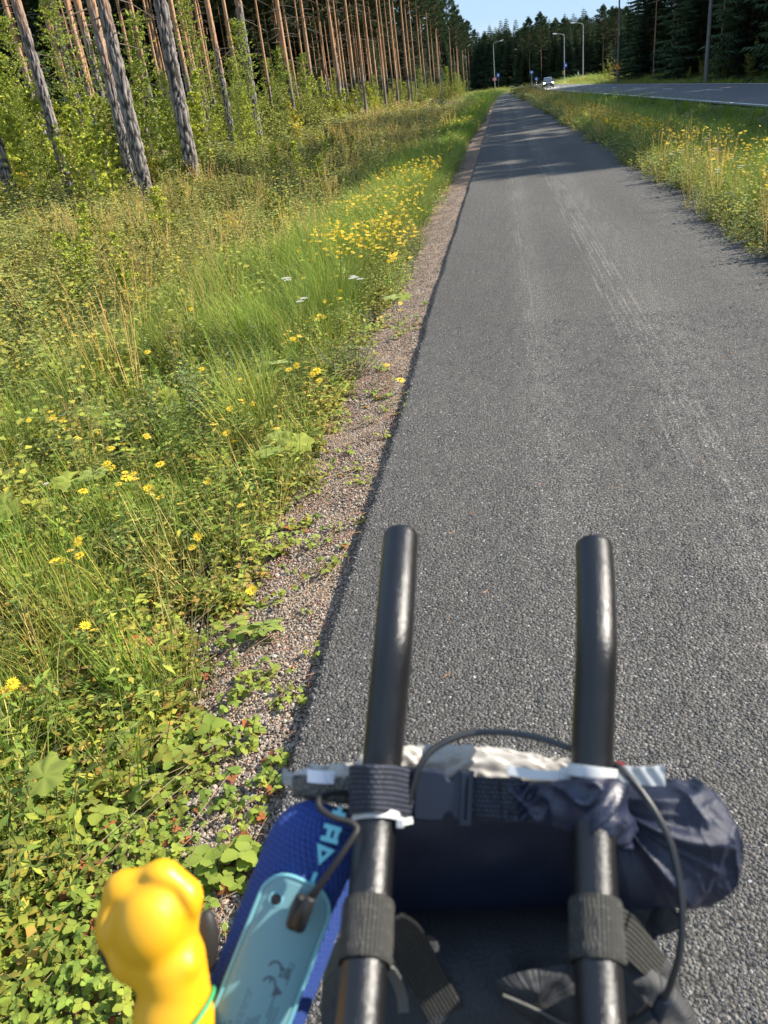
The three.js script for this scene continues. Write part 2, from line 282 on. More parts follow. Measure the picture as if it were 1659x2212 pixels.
function tuft(b, p, size, n, c, upBias = 0.3) { for (let k = 0; k < n; k++) { const d = V(gauss(), gauss() + upBias, gauss()).normalize(), L = size * rr(0.7, 1.25), s = V(gauss(), gauss(), gauss()).cross(d).normalize().multiplyScalar(size * 0.13), cc = mul3(c, rr(0.7, 1.3)); const a = b.v(p.clone().add(s), cc), q = b.v(p.clone().sub(s), cc), e = b.v(p.clone().addScaledVector(d, L), mul3(cc, 1.25)); b.t(a, q, e); } }
function pineCrownGeo(s, H, R, per = 24) {  // local: base of the crown at y = 0
  reseed(s); const b = new GB(), nb = 40;
  for (let k = 0; k < nb; k++) {
    const t = Math.pow(k / nb, 0.85), y = t * H * 0.96, az = k * 2.39996 + rr(-0.4, 0.4), prof = Math.pow(Math.sin(Math.PI * clamp(0.22 + t * 0.80)), 0.75), L = R * prof * rr(0.6, 1.15) + 0.25, rise = lerp(-0.05, 0.75, t) + rr(-0.15, 0.15);
    const d = V(Math.cos(az), rise, Math.sin(az)).normalize(), o = V(0, y, 0), end = o.clone().addScaledVector(d, L).add(V(0, L * 0.1, 0));
    b.tube([o, o.clone().lerp(end, 0.5).add(V(0, -0.05 * L, 0)), end], (q) => 0.04 * (1 - 0.8 * q), 4, [0.22, 0.12, 0.07]);
    const green = mix3([0.028, 0.052, 0.022], [0.055, 0.080, 0.030], rnd());
    for (let m = 0; m < per; m++) { const q = Math.sqrt(rr(0.08, 1.05)), w = 0.34 * L * (1.1 - q * 0.5); const p = o.clone().lerp(end, q).add(V(gauss() * w * 0.55, gauss() * w * 0.28 + 0.08, gauss() * w * 0.55)); tuft(b, p, 0.34, 8, green); }
  }
  for (let m = 0; m < 34; m++) tuft(b, V(gauss() * 0.3, H * rr(0.86, 1.03), gauss() * 0.3), 0.32, 8, [0.05, 0.078, 0.03], 0.8);
  return b.build();
}
function spruceGeo(s, H, R) {
  reseed(s); const b = new GB(), lv = 34;
  for (let k = 0; k < lv; k++) {
    const t = k / lv, y = H * (0.05 + 0.95 * Math.pow(t, 0.92)), r = R * Math.pow(1 - t, 0.85) * rr(0.8, 1.12) + 0.12, n = Math.round(lerp(9, 5, t)), off = rr(0, 6.28), base = mix3([0.030, 0.054, 0.024], [0.060, 0.088, 0.034], rnd());
    for (let j = 0; j < n; j++) {
      const az = off + (j / n) * 6.283 + rr(-0.25, 0.25), L = r * rr(0.75, 1.15), dir = V(Math.cos(az), 0, Math.sin(az)), side = V(-dir.z, 0, dir.x);
      const at = (q) => V(0, y, 0).addScaledVector(dir, L * q).add(V(0, -0.42 * L * q + 0.26 * L * q * q + (t > 0.8 ? 0.35 * L * q : 0), 0));
      for (let m = 0; m < 13; m++) {
        const q = 0.10 + 0.90 * (m / 12), p = at(q), w = (L * 0.30 * (1.12 - q * 0.75) + 0.09) * rr(0.7, 1.2), cc = mul3(base, rr(0.75, 1.3) * (0.8 + 0.4 * q));
        for (const sg of [-1, 1]) { const a = b.v(p, cc), c = b.v(p.clone().addScaledVector(dir, L * 0.085), cc), e = b.v(p.clone().addScaledVector(side, sg * w).addScaledVector(dir, L * 0.16).add(V(0, -w * rr(0.25, 0.7), 0)), mul3(cc, 1.3)); b.t(a, c, e); }
        const h = rr(0.12, 0.34) * (1 - t * 0.5); const a = b.v(p, cc), c = b.v(at(Math.min(1, q + 0.14)), cc), e = b.v(p.clone().addScaledVector(side, rr(-0.2, 0.2)).add(V(0, -h - 0.05, 0)), mul3(cc, 0.9)); b.t(a, c, e);
      }
    }
  }
  b.tube([V(0, H * 0.9, 0), V(0, H * 1.02, 0)], (t) => 0.03 * (1 - t) + 0.004, 4, [0.04, 0.06, 0.03]);
  return b.build();
}
const nearTrunks = [101, 102, 103, 104].map((s) => trunkGeo(s, 13, 0.135, true));
const farTrunks = [111, 112, 113, 114, 115].map((s) => trunkGeo(s, 13, 0.125, false));
const pineCrowns = [121, 122, 123, 124].map((s, i) => pineCrownGeo(s, [7.4, 6.6, 8.2, 7][i], [2.1, 2.4, 1.9, 2.2][i]));
const pineTwigs = [131, 132, 133].map((s) => twigs(s, 13));
const GRP_PINE = 'pines of the roadside stand left of the path';
function pine(x, z, { near = false, s = 1, thick = 1, label, cat = 'pine tree', group, twig = true, crownScale = 1 } = {}) {
  const t = thing('pine_tree', label, cat, V(x, gh(x, z), z), group);
  part('trunk', pick(near ? nearTrunks : farTrunks), woodMat, t).scale.set(thick, 1, thick);
  if (twig) part('dead_branches', pick(pineTwigs), woodMat, t, 'stuff');
  const c = part('crown', pick(pineCrowns), needleMat, t); c.position.y = 10.6; c.rotation.y = rr(0, 6.28); c.scale.setScalar(crownScale);
  t.rotation.set(rr(-0.012, 0.012), rr(0, 6.28), rr(-0.012, 0.012)); t.scale.setScalar(s);
  return t;
}
reseed(501);
// trees that can be told apart: the pixel column where each trunk leaves the top of the picture (or its foot) and its distance
const standing = [];
function placePine(x, z, o) { standing.push([x, z]); return pine(x, z, o); }
{
  const foot = (px, py, o) => { const g = groundAt(px, py, -0.1); placePine(g.x, g.z, o); };
  const top = (px, dist, o) => { const p = onRay(px, 0, dist); placePine(p.x, p.z, o); };
  foot(40, 462, { near: true, thick: 1.12, label: 'grey pine trunk cut by the left edge of the picture' });
  foot(162, 446, { near: true, thick: 1.0, label: 'grey pine trunk rising behind the yellow-green aspen leaves, second thick trunk from the left' });
  foot(327, 458, { near: true, thick: 1.02, label: 'thick pine trunk with peeling orange upper bark, front one of the close pair' });
  foot(298, 442, { near: true, thick: 0.86, label: 'dark slimmer pine trunk just behind the front one of the close pair' });
  foot(427, 424, { near: true, thick: 1.26, label: 'thickest pine trunk, grey plates with one orange strip, foot in tall dry grass' });
  foot(566, 341, { near: true, thick: 1.28, label: 'lone pine trunk turning from dark grey to orange, right of the thickest trunk' });
  top(595, 46, { near: true, thick: 1.1, label: 'slender orange pine trunk behind a tall leafy birch sapling' });
  top(710, 60, { thick: 1.3, label: 'orange and grey pine in the middle of the forest edge, thickest of its row' });
  top(745, 68, { thick: 1.15, label: 'pine with dark lower trunk standing foremost in the middle of the forest edge' });
  top(840, 84, { thick: 1.1, label: 'left one of two dark footed slim pines at the front edge of the stand' });
  top(866, 88, { thick: 1.15, label: 'right one of two dark footed slim pines at the front edge of the stand' });
  for (const [px, d] of [[13, 33], [25, 48], [89, 36], [112, 31], [142, 34], [151, 40], [169, 25], [251, 42], [278, 40], [304, 52], [370, 38], [390, 46], [400, 56], [420, 48], [450, 36], [614, 66], [635, 72], [650, 52], [680, 84], [718, 70], [726, 90], [765, 64], [785, 82], [812, 76], [820, 92], [850, 96], [874, 104], [883, 112], [898, 124], [905, 135], [918, 130], [926, 150], [938, 165]])
    top(px, d, { near: d < 38, thick: rr(0.85, 1.15), label: 'orange barked pine of the stand, seen between the front trunks', group: GRP_PINE });
}
{
  reseed(502); let n = 0;
  const edgeX = (z) => -8.6 - 3.2 * smooth(-z, 40, 80) + 3.4 * smooth(-z, 120, 230);
  for (let k = 0; k < 6000 && n < 175; k++) {
    const z = -lerp(34, 330, Math.pow(rnd(), 1.25)), x = edgeX(z) - Math.pow(rnd(), 1.3) * lerp(34, 42, rnd());
    if (!inView(x, 4, z, 1.06) && !inView(x, 12, z, 1.06)) continue;
    const gap = -z > 120 ? 3.2 : 2.3; if (standing.some(([a, b]) => (a - x) ** 2 + ((b - z) * 0.8) ** 2 < gap * gap)) continue;
    if (Math.hypot(x, z) < 34) continue;
    placePine(x, z, { thick: rr(0.75, 1.15), s: rr(0.9, 1.06), twig: n % 2 === 0, label: 'slim pine deeper in the stand with an orange upper trunk', group: 'pines deep in the stand' }); n++;
  }
  // pines too deep in the stand to be told apart
  const deep = []; for (let k = 0; k < 3000 && deep.length < 150; k++) { const z = -lerp(48, 170, rnd()), x = edgeX(z) - 9 - rnd() * 34; if (!inView(x, 4, z, 1.04) || standing.some(([a, b]) => (a - x) ** 2 + (b - z) ** 2 < 4)) continue; standing.push([x, z]); deep.push([x, z]); }
  const grp = new THREE.Group(); grp.name = numbered('deep_pines'); scene.add(grp); info(grp, 'pine trunks and crowns crowded deep inside the stand', 'forest', null, 'stuff');
  const dt = deep.map(() => [rr(0, 6.28), rr(0.9, 1.08), rr(0.75, 1.1)]);
  for (const [nm, geo, mat, up] of [['trunks', farTrunks[1], woodMat, 0], ['crowns', pineCrowns[0], needleMat, 10.6]]) { const im = new THREE.InstancedMesh(geo, mat, deep.length), m = new THREE.Matrix4(), q = new THREE.Quaternion(); deep.forEach(([x, z], j) => { const [a, s, w] = dt[j]; q.setFromAxisAngle(V(0, 1, 0), a); m.compose(V(x, gh(x, z) + up * s, z), q, V(up ? s : w, s, up ? s : w)); im.setMatrixAt(j, m); }); im.name = nm; im.userData.kind = 'stuff'; grp.add(im); }
  // dark backing of young spruce far inside the stand, one mass
  const g = [spruceGeo(141, 8, 2.0), spruceGeo(142, 6.5, 1.8)], lists = [[], []];
  for (let k = 0; k < 2600; k++) { const d = lerp(48, 300, Math.pow(rnd(), 0.8)), az = rr(-34, -1.8) * Math.PI / 180, x = Math.sin(az) * d, z = -Math.cos(az) * d; if (x > edgeX(z) - lerp(20, 3, smooth(d, 60, 220))) continue; lists[k % 2].push([x, z]); }
  g.forEach((geo, i) => { const im = new THREE.InstancedMesh(geo, needleMat, lists[i].length), m = new THREE.Matrix4(), q = new THREE.Quaternion(); lists[i].forEach(([x, z], j) => { q.setFromAxisAngle(V(0, 1, 0), rr(0, 6.3)); const s = rr(0.8, 1.7); m.compose(V(x, gh(x, z) - 0.2, z), q, V(s, s * rr(0.9, 1.3), s)); im.setMatrixAt(j, m); im.setColorAt(j, lin(1, 1, 1).multiplyScalar(rr(0.7, 1.2))); }); im.name = numbered('far_spruce_thicket'); scene.add(im); info(im, i ? 'dark spruce undergrowth closing off the depth of the pine stand' : 'taller dark spruce mass behind the pine trunks', 'forest', null, 'stuff'); });
}
// ---------------------------------------------------------------- forest right of the road
const spruces = [spruceGeo(151, 12, 2.3), spruceGeo(152, 13, 2.6), spruceGeo(153, 11, 2.0)];
const spruceTrunk = (() => { const b = new GB(); b.tube([V(0, -0.3, 0), V(0, 5, 0), V(0, 11.5, 0)], (t) => 0.16 * (1 - t * 0.9), 8, [0.13, 0.10, 0.08]); return b.build(); })();
function spruce(x, z, s, label, group) {
  const t = thing('spruce_tree', label, 'spruce tree', V(x, gh(x, z), z), group);
  part('trunk', spruceTrunk, woodMat, t); const c = part('crown', pick(spruces), needleMat, t); c.rotation.y = rr(0, 6.28);
  t.scale.set(s * rr(0.9, 1.1), s, s * rr(0.9, 1.1)); return t;
}
{
  reseed(503); const put = [];
  const clear = (x, z, gap) => { if (put.some(([a, b]) => (a - x) ** 2 + (b - z) ** 2 < gap * gap)) return false; put.push([x, z]); return true; };
  // near block along the road, its shade falls across road, ditch and path
  for (let k = 0, n = 0; k < 3000 && n < 120; k++) {
    const z = -rr(25, 128), x = roadX(z) + roadHalf + 4.2 + Math.pow(rnd(), 1.4) * 20; if (x / -z < 0.137 || !clear(x, z, 2.5)) continue; n++;
    const front = x < roadX(z) + roadHalf + 8, h = rr(1.22, 1.55);
    if (rnd() < 0.62) spruce(x, z, h * (front ? 0.95 : 1.15), 'dark spruce of the shaded wood across the road', 'trees of the wood across the road');
    else { const t = pine(x, z, { s: h * 0.68, crownScale: 1.45, label: 'shaded pine of the wood across the road', group: 'pines of the wood across the road' }); }
  }
  // the closed front row whose crowns shade the path
  for (let z = -24; z > -72; z -= 2.3) { const x = roadX(z) + roadHalf + rr(3.5, 8); if (!clear(x, z, 1.6)) continue; if (rnd() < 0.5) spruce(x, z, rr(1.38, 1.62), 'tall dark spruce of the front row across the road', 'front row across the road'); else pine(x, z, { s: rr(0.9, 1.02), crownScale: 1.75, label: 'broad shaded pine of the front row across the road', group: 'front row pines across the road' }); }
  // lower growth nearer the camera, beyond the right edge, that shades the ditch
  for (let z = 6; z > -24; z -= 1.5) { const x = roadX(z) + roadHalf + 4.5 + rnd() * 4; if (!clear(x, z, 1.2)) continue; spruce(x, z, (x - rr(2.6, 4.0)) / 1.27 / 12, 'lower spruce of the wood across the road, beside the near bend of the ditch', 'lower spruces across the road'); }
  // wall of trees round the bend
  for (let k = 0, n = 0; k < 4000 && n < 190; k++) {
    const a = rr(-1.9, 9.5) * Math.PI / 180, d = rr(236, 300), x = Math.tan(a) * d, z = -d; const r = x - roadX(Math.max(z, -330)); if (Math.abs(r) < 9 || !clear(x, z, 2.5)) continue; n++;
    if (rnd() < 0.75) spruce(x, z, rr(0.92, 1.24), 'far spruce in the wall of trees round the road bend', 'spruces round the bend'); else pine(x, z, { s: rr(0.58, 0.72), crownScale: 1.6, twig: false, label: 'far pine in the wall of trees round the road bend', group: 'pines round the bend' });
  }
}
{
  reseed(504); const list = [[], []];
  for (let k = 0; k < 900; k++) { const a = rr(-2.2, 10.5) * Math.PI / 180, d = rr(268, 345), x = Math.tan(a) * d; if (Math.abs(x - roadX(Math.max(-d, -330))) < 9) continue; list[k % 2].push([x, -d]); }
  list.forEach((l, i) => { const im = new THREE.InstancedMesh(spruces[i], needleMat, l.length), m = new THREE.Matrix4(), q = new THREE.Quaternion(); l.forEach(([x, z], j) => { q.setFromAxisAngle(V(0, 1, 0), rr(0, 6.3)); const s = rr(1.0, 1.38); m.compose(V(x, gh(x, z) - 0.2, z), q, V(s * 1.2, s, s * 1.2)); im.setMatrixAt(j, m); im.setColorAt(j, lin(1, 1, 1).multiplyScalar(rr(0.8, 1.3))); }); im.name = numbered('far_wood'); scene.add(im); info(im, i ? 'dense far wood closing the view behind the road bend' : 'far wood mass filling the gaps between the trees at the road bend', 'forest', null, 'stuff'); });
}
// ---------------------------------------------------------------- saplings and bushes
function saplingGeo(s, h, o) {
  reseed(s); const wood = new GB(), fol = new GB(); const { stems = 1, leaf = 0.05, n = 420, w = 0.45, col = [0.13, 0.18, 0.03], alt = [0.22, 0.23, 0.03], shape = 0.72, base = 0.12 } = o;
  for (let k = 0; k < stems; k++) {
    const az = rr(0, 6.28), ln = stems > 1 ? rr(0.1, 0.5) : rr(0, 0.08), H = h * (k ? rr(0.65, 1) : 1), pts = [], bend = rr(-0.1, 0.15);
    for (let q = 0; q <= 6; q++) { const t = q / 6; pts.push(V(Math.cos(az) * H * (ln * t + bend * t * t * 0.5), H * t * (1 - ln * 0.25), Math.sin(az) * H * (ln * t + bend * t * t * 0.5)).add(V(gauss() * 0.012, 0, gauss() * 0.012))); }
    wood.tube(pts, (t) => 0.0065 * Math.sqrt(h) * (1 - t * 0.8) + 0.0015, 5, [0.15, 0.12, 0.085]);
    const at = (t) => { const f = t * 6, i = Math.min(5, Math.floor(f)); return pts[i].clone().lerp(pts[i + 1], f - i); };
    const nb = Math.round((n / stems) / 9);
    for (let j = 0; j < nb; j++) {
      const t = lerp(base, 0.99, Math.pow(rnd(), 0.8)), p = at(t), a = rr(0, 6.28), L = w * h * Math.pow(1 - t * 0.92, shape) * rr(0.35, 1.0) * (t < 0.25 ? 0.6 : 1) / Math.sqrt(stems), d = V(Math.cos(a), rr(0.15, 1.0), Math.sin(a)).normalize(), e = p.clone().addScaledVector(d, L);
      wood.tube([p, p.clone().lerp(e, 0.5).add(V(0, -0.015 * L, 0)), e], (q) => 0.0022 * (1.2 - q), 3, [0.14, 0.11, 0.07]);
      for (let m = 0; m < 9; m++) { const q = rr(0.25, 1.05), o2 = p.clone().lerp(e, q), dd = V(gauss(), gauss() * 0.6 - 0.1, gauss()).addScaledVector(d, 0.6).normalize(), nn = V(gauss(), 0.55, gauss()).normalize(), c = mul3(mix3(col, alt, Math.pow(rnd(), 1.4)), 1.5); fol.leaf(o2, dd, nn, leaf * rr(0.75, 1.35), leaf * rr(0.75, 0.95), mul3(c, rr(0.75, 1.2)), 0.2, 0.2, 1); }
    }
  }
  return [wood.build(), fol.build()];
}
const SAP = {
  aspen: [saplingGeo(601, 2.2, { leaf: 0.085, n: 900, w: 0.42, col: [0.14, 0.19, 0.028], alt: [0.22, 0.25, 0.035] }), saplingGeo(602, 2.8, { leaf: 0.085, n: 1000, w: 0.34, stems: 2, col: [0.13, 0.185, 0.03], alt: [0.20, 0.24, 0.035] }), saplingGeo(603, 1.5, { leaf: 0.085, n: 650, w: 0.5, stems: 3, col: [0.145, 0.185, 0.03], alt: [0.30, 0.25, 0.03] })],
  birch: [saplingGeo(611, 5.2, { leaf: 0.062, n: 3000, w: 0.24, shape: 0.45, col: [0.10, 0.155, 0.028], alt: [0.16, 0.20, 0.03] }), saplingGeo(612, 4.2, { leaf: 0.062, n: 2300, w: 0.26, shape: 0.5, col: [0.085, 0.14, 0.028], alt: [0.15, 0.19, 0.03] })],
  rowan: [saplingGeo(621, 1.9, { leaf: 0.072, n: 1000, w: 0.45, stems: 3, col: [0.09, 0.135, 0.035], alt: [0.17, 0.17, 0.04] }), saplingGeo(622, 2.5, { leaf: 0.072, n: 1200, w: 0.42, stems: 3, col: [0.08, 0.125, 0.035], alt: [0.15, 0.165, 0.04] })],
  willow: [saplingGeo(631, 1.7, { leaf: 0.050, n: 1100, w: 0.5, stems: 7, base: 0.05, col: [0.045, 0.075, 0.028], alt: [0.09, 0.11, 0.04] }), saplingGeo(632, 2.3, { leaf: 0.055, n: 1500, w: 0.45, stems: 8, base: 0.05, col: [0.09, 0.115, 0.03], alt: [0.17, 0.16, 0.04] })],
};
function sapling(kind, v, x, z, s, label, category, group) {
  const t = thing(kind + '_sapling', label, category, V(x, gh(x, z) - 0.03, z), group), [w, f] = SAP[kind][v % SAP[kind].length];
  part('stem', w, woodMat, t); part('foliage', f, leafMat, t, 'stuff'); t.rotation.y = rr(0, 6.28); t.scale.setScalar(s); return t;
}
{
  reseed(510);
  const at = (px, py, kind, v, s, label, cat) => { const g = groundAt(px, py, -0.12); sapling(kind, v, g.x, g.z, s, label, cat); };
  at(95, 470, 'aspen', 0, 0.95, 'leafy yellow-green aspen sapling between the two leftmost thick trunks', 'sapling');
  at(60, 440, 'aspen', 2, 1.0, 'low yellowing aspen bush at the foot of the leftmost grey trunk', 'sapling');
  at(215, 462, 'aspen', 1, 0.85, 'tall yellow-green aspen sapling in front of the second thick trunk', 'sapling');
  at(262, 470, 'aspen', 0, 0.82, 'bright aspen sapling left of the close pair of trunks', 'sapling');
  at(320, 440, 'aspen', 2, 0.8, 'small golden leaved sapling right of the close pair of trunks', 'sapling');
  at(130, 420, 'aspen', 1, 0.9, 'aspen sapling half hidden behind the second thick trunk', 'sapling');
  at(498, 314, 'birch', 0, 0.95, 'tall light green birch sapling left of the lone grey and orange trunk', 'sapling');
  at(538, 300, 'birch', 1, 0.9, 'full young birch close behind the lone grey and orange trunk', 'sapling');
  at(602, 298, 'birch', 0, 0.85, 'young birch right behind the lone grey and orange trunk', 'sapling');
  at(470, 345, 'rowan', 0, 0.9, 'dull green rowan bush right of the thickest trunk', 'sapling');
  at(380, 400, 'willow', 0, 0.55, 'small dark bush just left of the foot of the thickest trunk', 'bush');
  at(952, 243, 'willow', 0, 1.15, 'dark rounded willow bush at the forest edge close to the grass strip', 'bush');
  at(990, 214, 'willow', 1, 1.5, 'big round olive willow bush at the far end of the thicket', 'bush');
  at(1005, 205, 'willow', 1, 1.3, 'olive bush behind the big round one at the end of the thicket', 'bush');
  for (let k = 0, m = 0; k < 900 && m < 80; k++) { const z = -lerp(6.5, 34, Math.pow(rnd(), 1.2)), x = lerp(-2.9, -7.4, Math.pow(rnd(), 0.8)) - 0.02 * Math.max(0, -z - 18) * 6; if (!inView(x, 0.3, z, 1.03)) continue; m++; sapling(pick(['aspen', 'rowan', 'rowan', 'willow']), m, x, z, rr(0.22, 0.5), 'low leafy shoot standing in the left meadow', 'shrub', 'leafy shoots of the left meadow'); }
  let n = 0; const put = [];
  for (const [px, py] of [[30, 430], [120, 445], [180, 430], [240, 455], [285, 425], [350, 415], [395, 380], [440, 375], [480, 335], [470, 352], [610, 300], [650, 285]]) { const g = groundAt(px, py, -0.1); n++; sapling(pick(['aspen', 'aspen', 'birch']), n, g.x, g.z, rr(0.8, 1.1), 'sunlit yellow-green sapling in the front row of the pine undergrowth', 'sapling', 'sunlit front row of the undergrowth'); }
  for (let k = 0; k < 5000 && n < 290; k++) {
    const z = -lerp(19, 150, Math.pow(rnd(), 1.35)), x = -lerp(7.0, 10.5, smooth(-z, 18, 60)) + 4.5 * smooth(-z, 70, 140) - Math.pow(rnd(), 1.5) * 17;
    if (!inView(x, 1, z, 1.05) || put.some(([a, b]) => (a - x) ** 2 + (b - z) ** 2 < 0.8)) continue; put.push([x, z]); n++;
    const kind = z > -34 ? pick(['aspen', 'aspen', 'rowan', 'birch']) : pick(['rowan', 'rowan', 'birch', 'aspen', 'willow']), s = kind === 'birch' ? rr(0.5, 0.95) : rr(0.85, 1.45);
    sapling(kind, n, x, z, s, { aspen: 'yellow-green aspen sapling in the undergrowth along the pine edge', birch: 'light green young birch in the undergrowth along the pine edge', rowan: 'dull green rowan bush in the undergrowth along the pine edge', willow: 'dark willow bush in the undergrowth along the pine edge' }[kind], 'sapling', kind + ' undergrowth along the pine edge');
  }
  for (let k = 0; k < 46; k++) { const z = -rr(58, 150), x = roadX(z) + roadHalf + rr(2.8, 5.5); if (z < -88 && z > -125) continue; sapling(pick(['willow', 'rowan']), k, x, z, rr(0.7, 1.4), 'dark shaded bush along the far side of the road', 'bush', 'bushes along the far side of the road'); }
}
// ---------------------------------------------------------------- grass, herbs and ground cover
const G_FRESH = [0.10, 0.175, 0.026], G_OLIVE = [0.185, 0.195, 0.040], G_STRAW = [0.45, 0.40, 0.22], G_BRIGHT = [0.15, 0.25, 0.035];
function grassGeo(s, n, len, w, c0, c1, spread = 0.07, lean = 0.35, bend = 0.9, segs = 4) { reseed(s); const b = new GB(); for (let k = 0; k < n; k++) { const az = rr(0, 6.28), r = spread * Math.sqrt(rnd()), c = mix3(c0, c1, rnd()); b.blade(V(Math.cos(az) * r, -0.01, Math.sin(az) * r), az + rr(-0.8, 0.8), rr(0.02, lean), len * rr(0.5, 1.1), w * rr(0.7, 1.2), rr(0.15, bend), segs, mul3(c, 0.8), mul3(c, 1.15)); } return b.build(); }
function seedGrassGeo(s, n, len, tint) {  // dry stalks with feathery heads
  reseed(s); const b = new GB();
  for (let k = 0; k < n; k++) { const az = rr(0, 6.28), r = 0.06 * rnd(), L = len * rr(0.7, 1.1), c = mix3(tint, G_STRAW, rnd()), o = V(Math.cos(az) * r, 0, Math.sin(az) * r), e = o.clone().add(V(Math.cos(az) * L * rr(0.05, 0.3), L, Math.sin(az) * L * rr(0.05, 0.3))), mid = o.clone().lerp(e, 0.55).add(V(0, 0.03 * L, 0));
    b.tube([o, mid, e], 0.0015, 3, mul3(c, 1.15));
    for (let m = 0; m < 12; m++) { const t = rr(0.78, 1.02), p = o.clone().lerp(e, t); b.leaf(p, V(gauss() * 0.5, 1, gauss() * 0.5), V(gauss(), 0.2, gauss()), 0.022, 0.005, mul3(c, rr(0.8, 1.1)), 0, 0, 1); } }
  return b.build();
}
function herbGeo(s, h, n, leaf, asp, cols, stems = 3, spread = 0.08) {
  reseed(s); const b = new GB();
  for (let k = 0; k < stems; k++) { const az = rr(0, 6.28), ln = rr(0.05, 0.35), H = h * rr(0.6, 1.05), o = V(gauss() * spread, 0, gauss() * spread), e = o.clone().add(V(Math.cos(az) * H * ln, H, Math.sin(az) * H * ln)); b.tube([o, o.clone().lerp(e, 0.5).add(V(0, 0.02, 0)), e], 0.0014, 3, mul3(cols[0], 0.9));
    for (let m = 0; m < n; m++) { const t = 0.1 + 0.9 * ((m + rnd()) / n), a = m * 2.4 + rr(-0.3, 0.3), p = o.clone().lerp(e, t), c = mul3(pick(cols), rr(0.75, 1.2)); b.leaf(p, V(Math.cos(a), rr(-0.1, 0.7), Math.sin(a)), V(gauss() * 0.7, 1, gauss() * 0.7), leaf * rr(0.7, 1.2) * (1.15 - 0.45 * t), leaf * asp, c, 0.2, 0.3, 1); } }
  return b.build();
}
// a strawberry leaf: three toothed leaflets on a stalk that starts at the origin
function trefoil(b, o, dir, up, size, c, edge) {
  const n0 = up.clone().normalize();
  for (const [turn, k] of [[0, 1.08], [1.75, 1], [-1.75, 1]]) {
    const d = dir.clone().applyAxisAngle(n0, turn).normalize(), s = d.clone().cross(n0).normalize(), L = size * k, wd = size * 0.46, fold = 0.18, T = 5;
    const at = (t, w) => o.clone().addScaledVector(d, L * (0.04 + 0.96 * t)).addScaledVector(s, w * wd).addScaledVector(n0, Math.abs(w) * fold * wd - 0.12 * L * t * t);
    let pl, pm, pr;
    for (let j = 0; j <= T * 2; j++) { const t = j / (T * 2), w = Math.pow(Math.sin(Math.PI * Math.pow(clamp(t * 0.94 + 0.0), 0.72)), 0.72) * (j % 2 ? 1 : 0.87) + (j === T * 2 ? 0.08 : 0), ce = mix3(c, edge, 0.25 + 0.5 * t); const l = b.v(at(t * (j % 2 ? 1 : 0.985), -w), ce), m = b.v(at(t, 0), mul3(c, 1.15)), r = b.v(at(t * (j % 2 ? 1 : 0.985), w), ce); if (j) { b.q(pl, pm, m, l); b.q(pm, pr, r, m); } pl = l; pm = m; pr = r; }
  }
}
const S_GREEN = [0.105, 0.185, 0.035], S_LIME = [0.175, 0.235, 0.045], S_RED = [0.20, 0.070, 0.035], S_BROWN = [0.19, 0.125, 0.05];
function strawberryClump(s, n, size, h) { reseed(s); const b = new GB(); for (let k = 0; k < n; k++) { const az = rr(0, 6.28), H = h * rr(0.4, 1.1), o = V(0, 0, 0), e = V(Math.cos(az) * H * rr(0.3, 1), H, Math.sin(az) * H * rr(0.3, 1)); b.tube([o, e.clone().multiplyScalar(0.5).add(V(0, H * 0.15, 0)), e], 0.0009, 3, [0.20, 0.10, 0.05]); const red = rnd() < 0.07; trefoil(b, e, V(Math.cos(az + rr(-1, 1)), rr(-0.2, 0.2), Math.sin(az + rr(-1, 1))), V(gauss() * 0.35, 1, gauss() * 0.35), size * rr(0.7, 1.1), red ? mix3(S_RED, S_BROWN, rnd()) : mix3(S_GREEN, S_LIME, rnd()), red ? S_RED : S_LIME); } return b.build(); }
function scatter(name, label, category, geos, list, mat = leafMat, parent = null) {
  geos = [].concat(geos); const m = new THREE.Matrix4(), q = new THREE.Quaternion(), e = new THREE.Euler(), tmp = lin(1, 1, 1); let total = 0;
  geos.forEach((geo, gi) => {
    const mine = list.filter((_, i) => i % geos.length === gi); if (!mine.length) return; total += mine.length;
    const im = new THREE.InstancedMesh(geo, mat, mine.length);
    mine.forEach((l, i) => { e.set(l.tilt ? rr(-l.tilt, l.tilt) : 0, rr(0, 6.283), l.tilt ? rr(-l.tilt, l.tilt) : 0); q.setFromEuler(e); const s = l.s ?? 1; m.compose(V(l.x, l.y ?? gh(l.x, l.z), l.z), q, V(s * (l.w ?? 1), s, s * (l.w ?? 1))); im.setMatrixAt(i, m); im.setColorAt(i, tmp.setRGB(...(l.c ?? [1, 1, 1]))); });
    im.castShadow = im.receiveShadow = true;
    if (!scatter.groups[name]) { const g = new THREE.Group(); g.name = name; scene.add(g); info(g, label, category, null, 'stuff'); scatter.groups[name] = g; }
    im.name = 'plants'; im.userData.kind = 'stuff'; scatter.groups[name].add(im);
  });
  return total;
}
scatter.groups = {};
const tint = (v = 0.25, warm = 0) => { const k = rr(1 - v, 1 + v), w = rr(-0.12, 0.12) + warm; return [k * (1 + w), k, k * (1 - w * 0.5)]; };
const along = (n, z0, z1, xf, ok, p = 1) => { const out = []; for (let k = 0; k < n; k++) { const z = -Math.exp(lerp(Math.log(z0), Math.log(z1), Math.pow(rnd(), p))), x = xf(z, rnd()); if (x === null || !inView(x, 0.2, z, 1.12)) continue; const w = ok ? ok(x, z) : 1; if (rnd() < w) out.push({ x, z }); } return out; };
const forestX = (z) => -7.2 - 3.5 * smooth(-z, 25, 70) + 4.5 * smooth(-z, 80, 150);
const patch = (x, z, s, f = 0.5) => fbm(x * f + 40, z * f + 40, s, 3);
reseed(700);
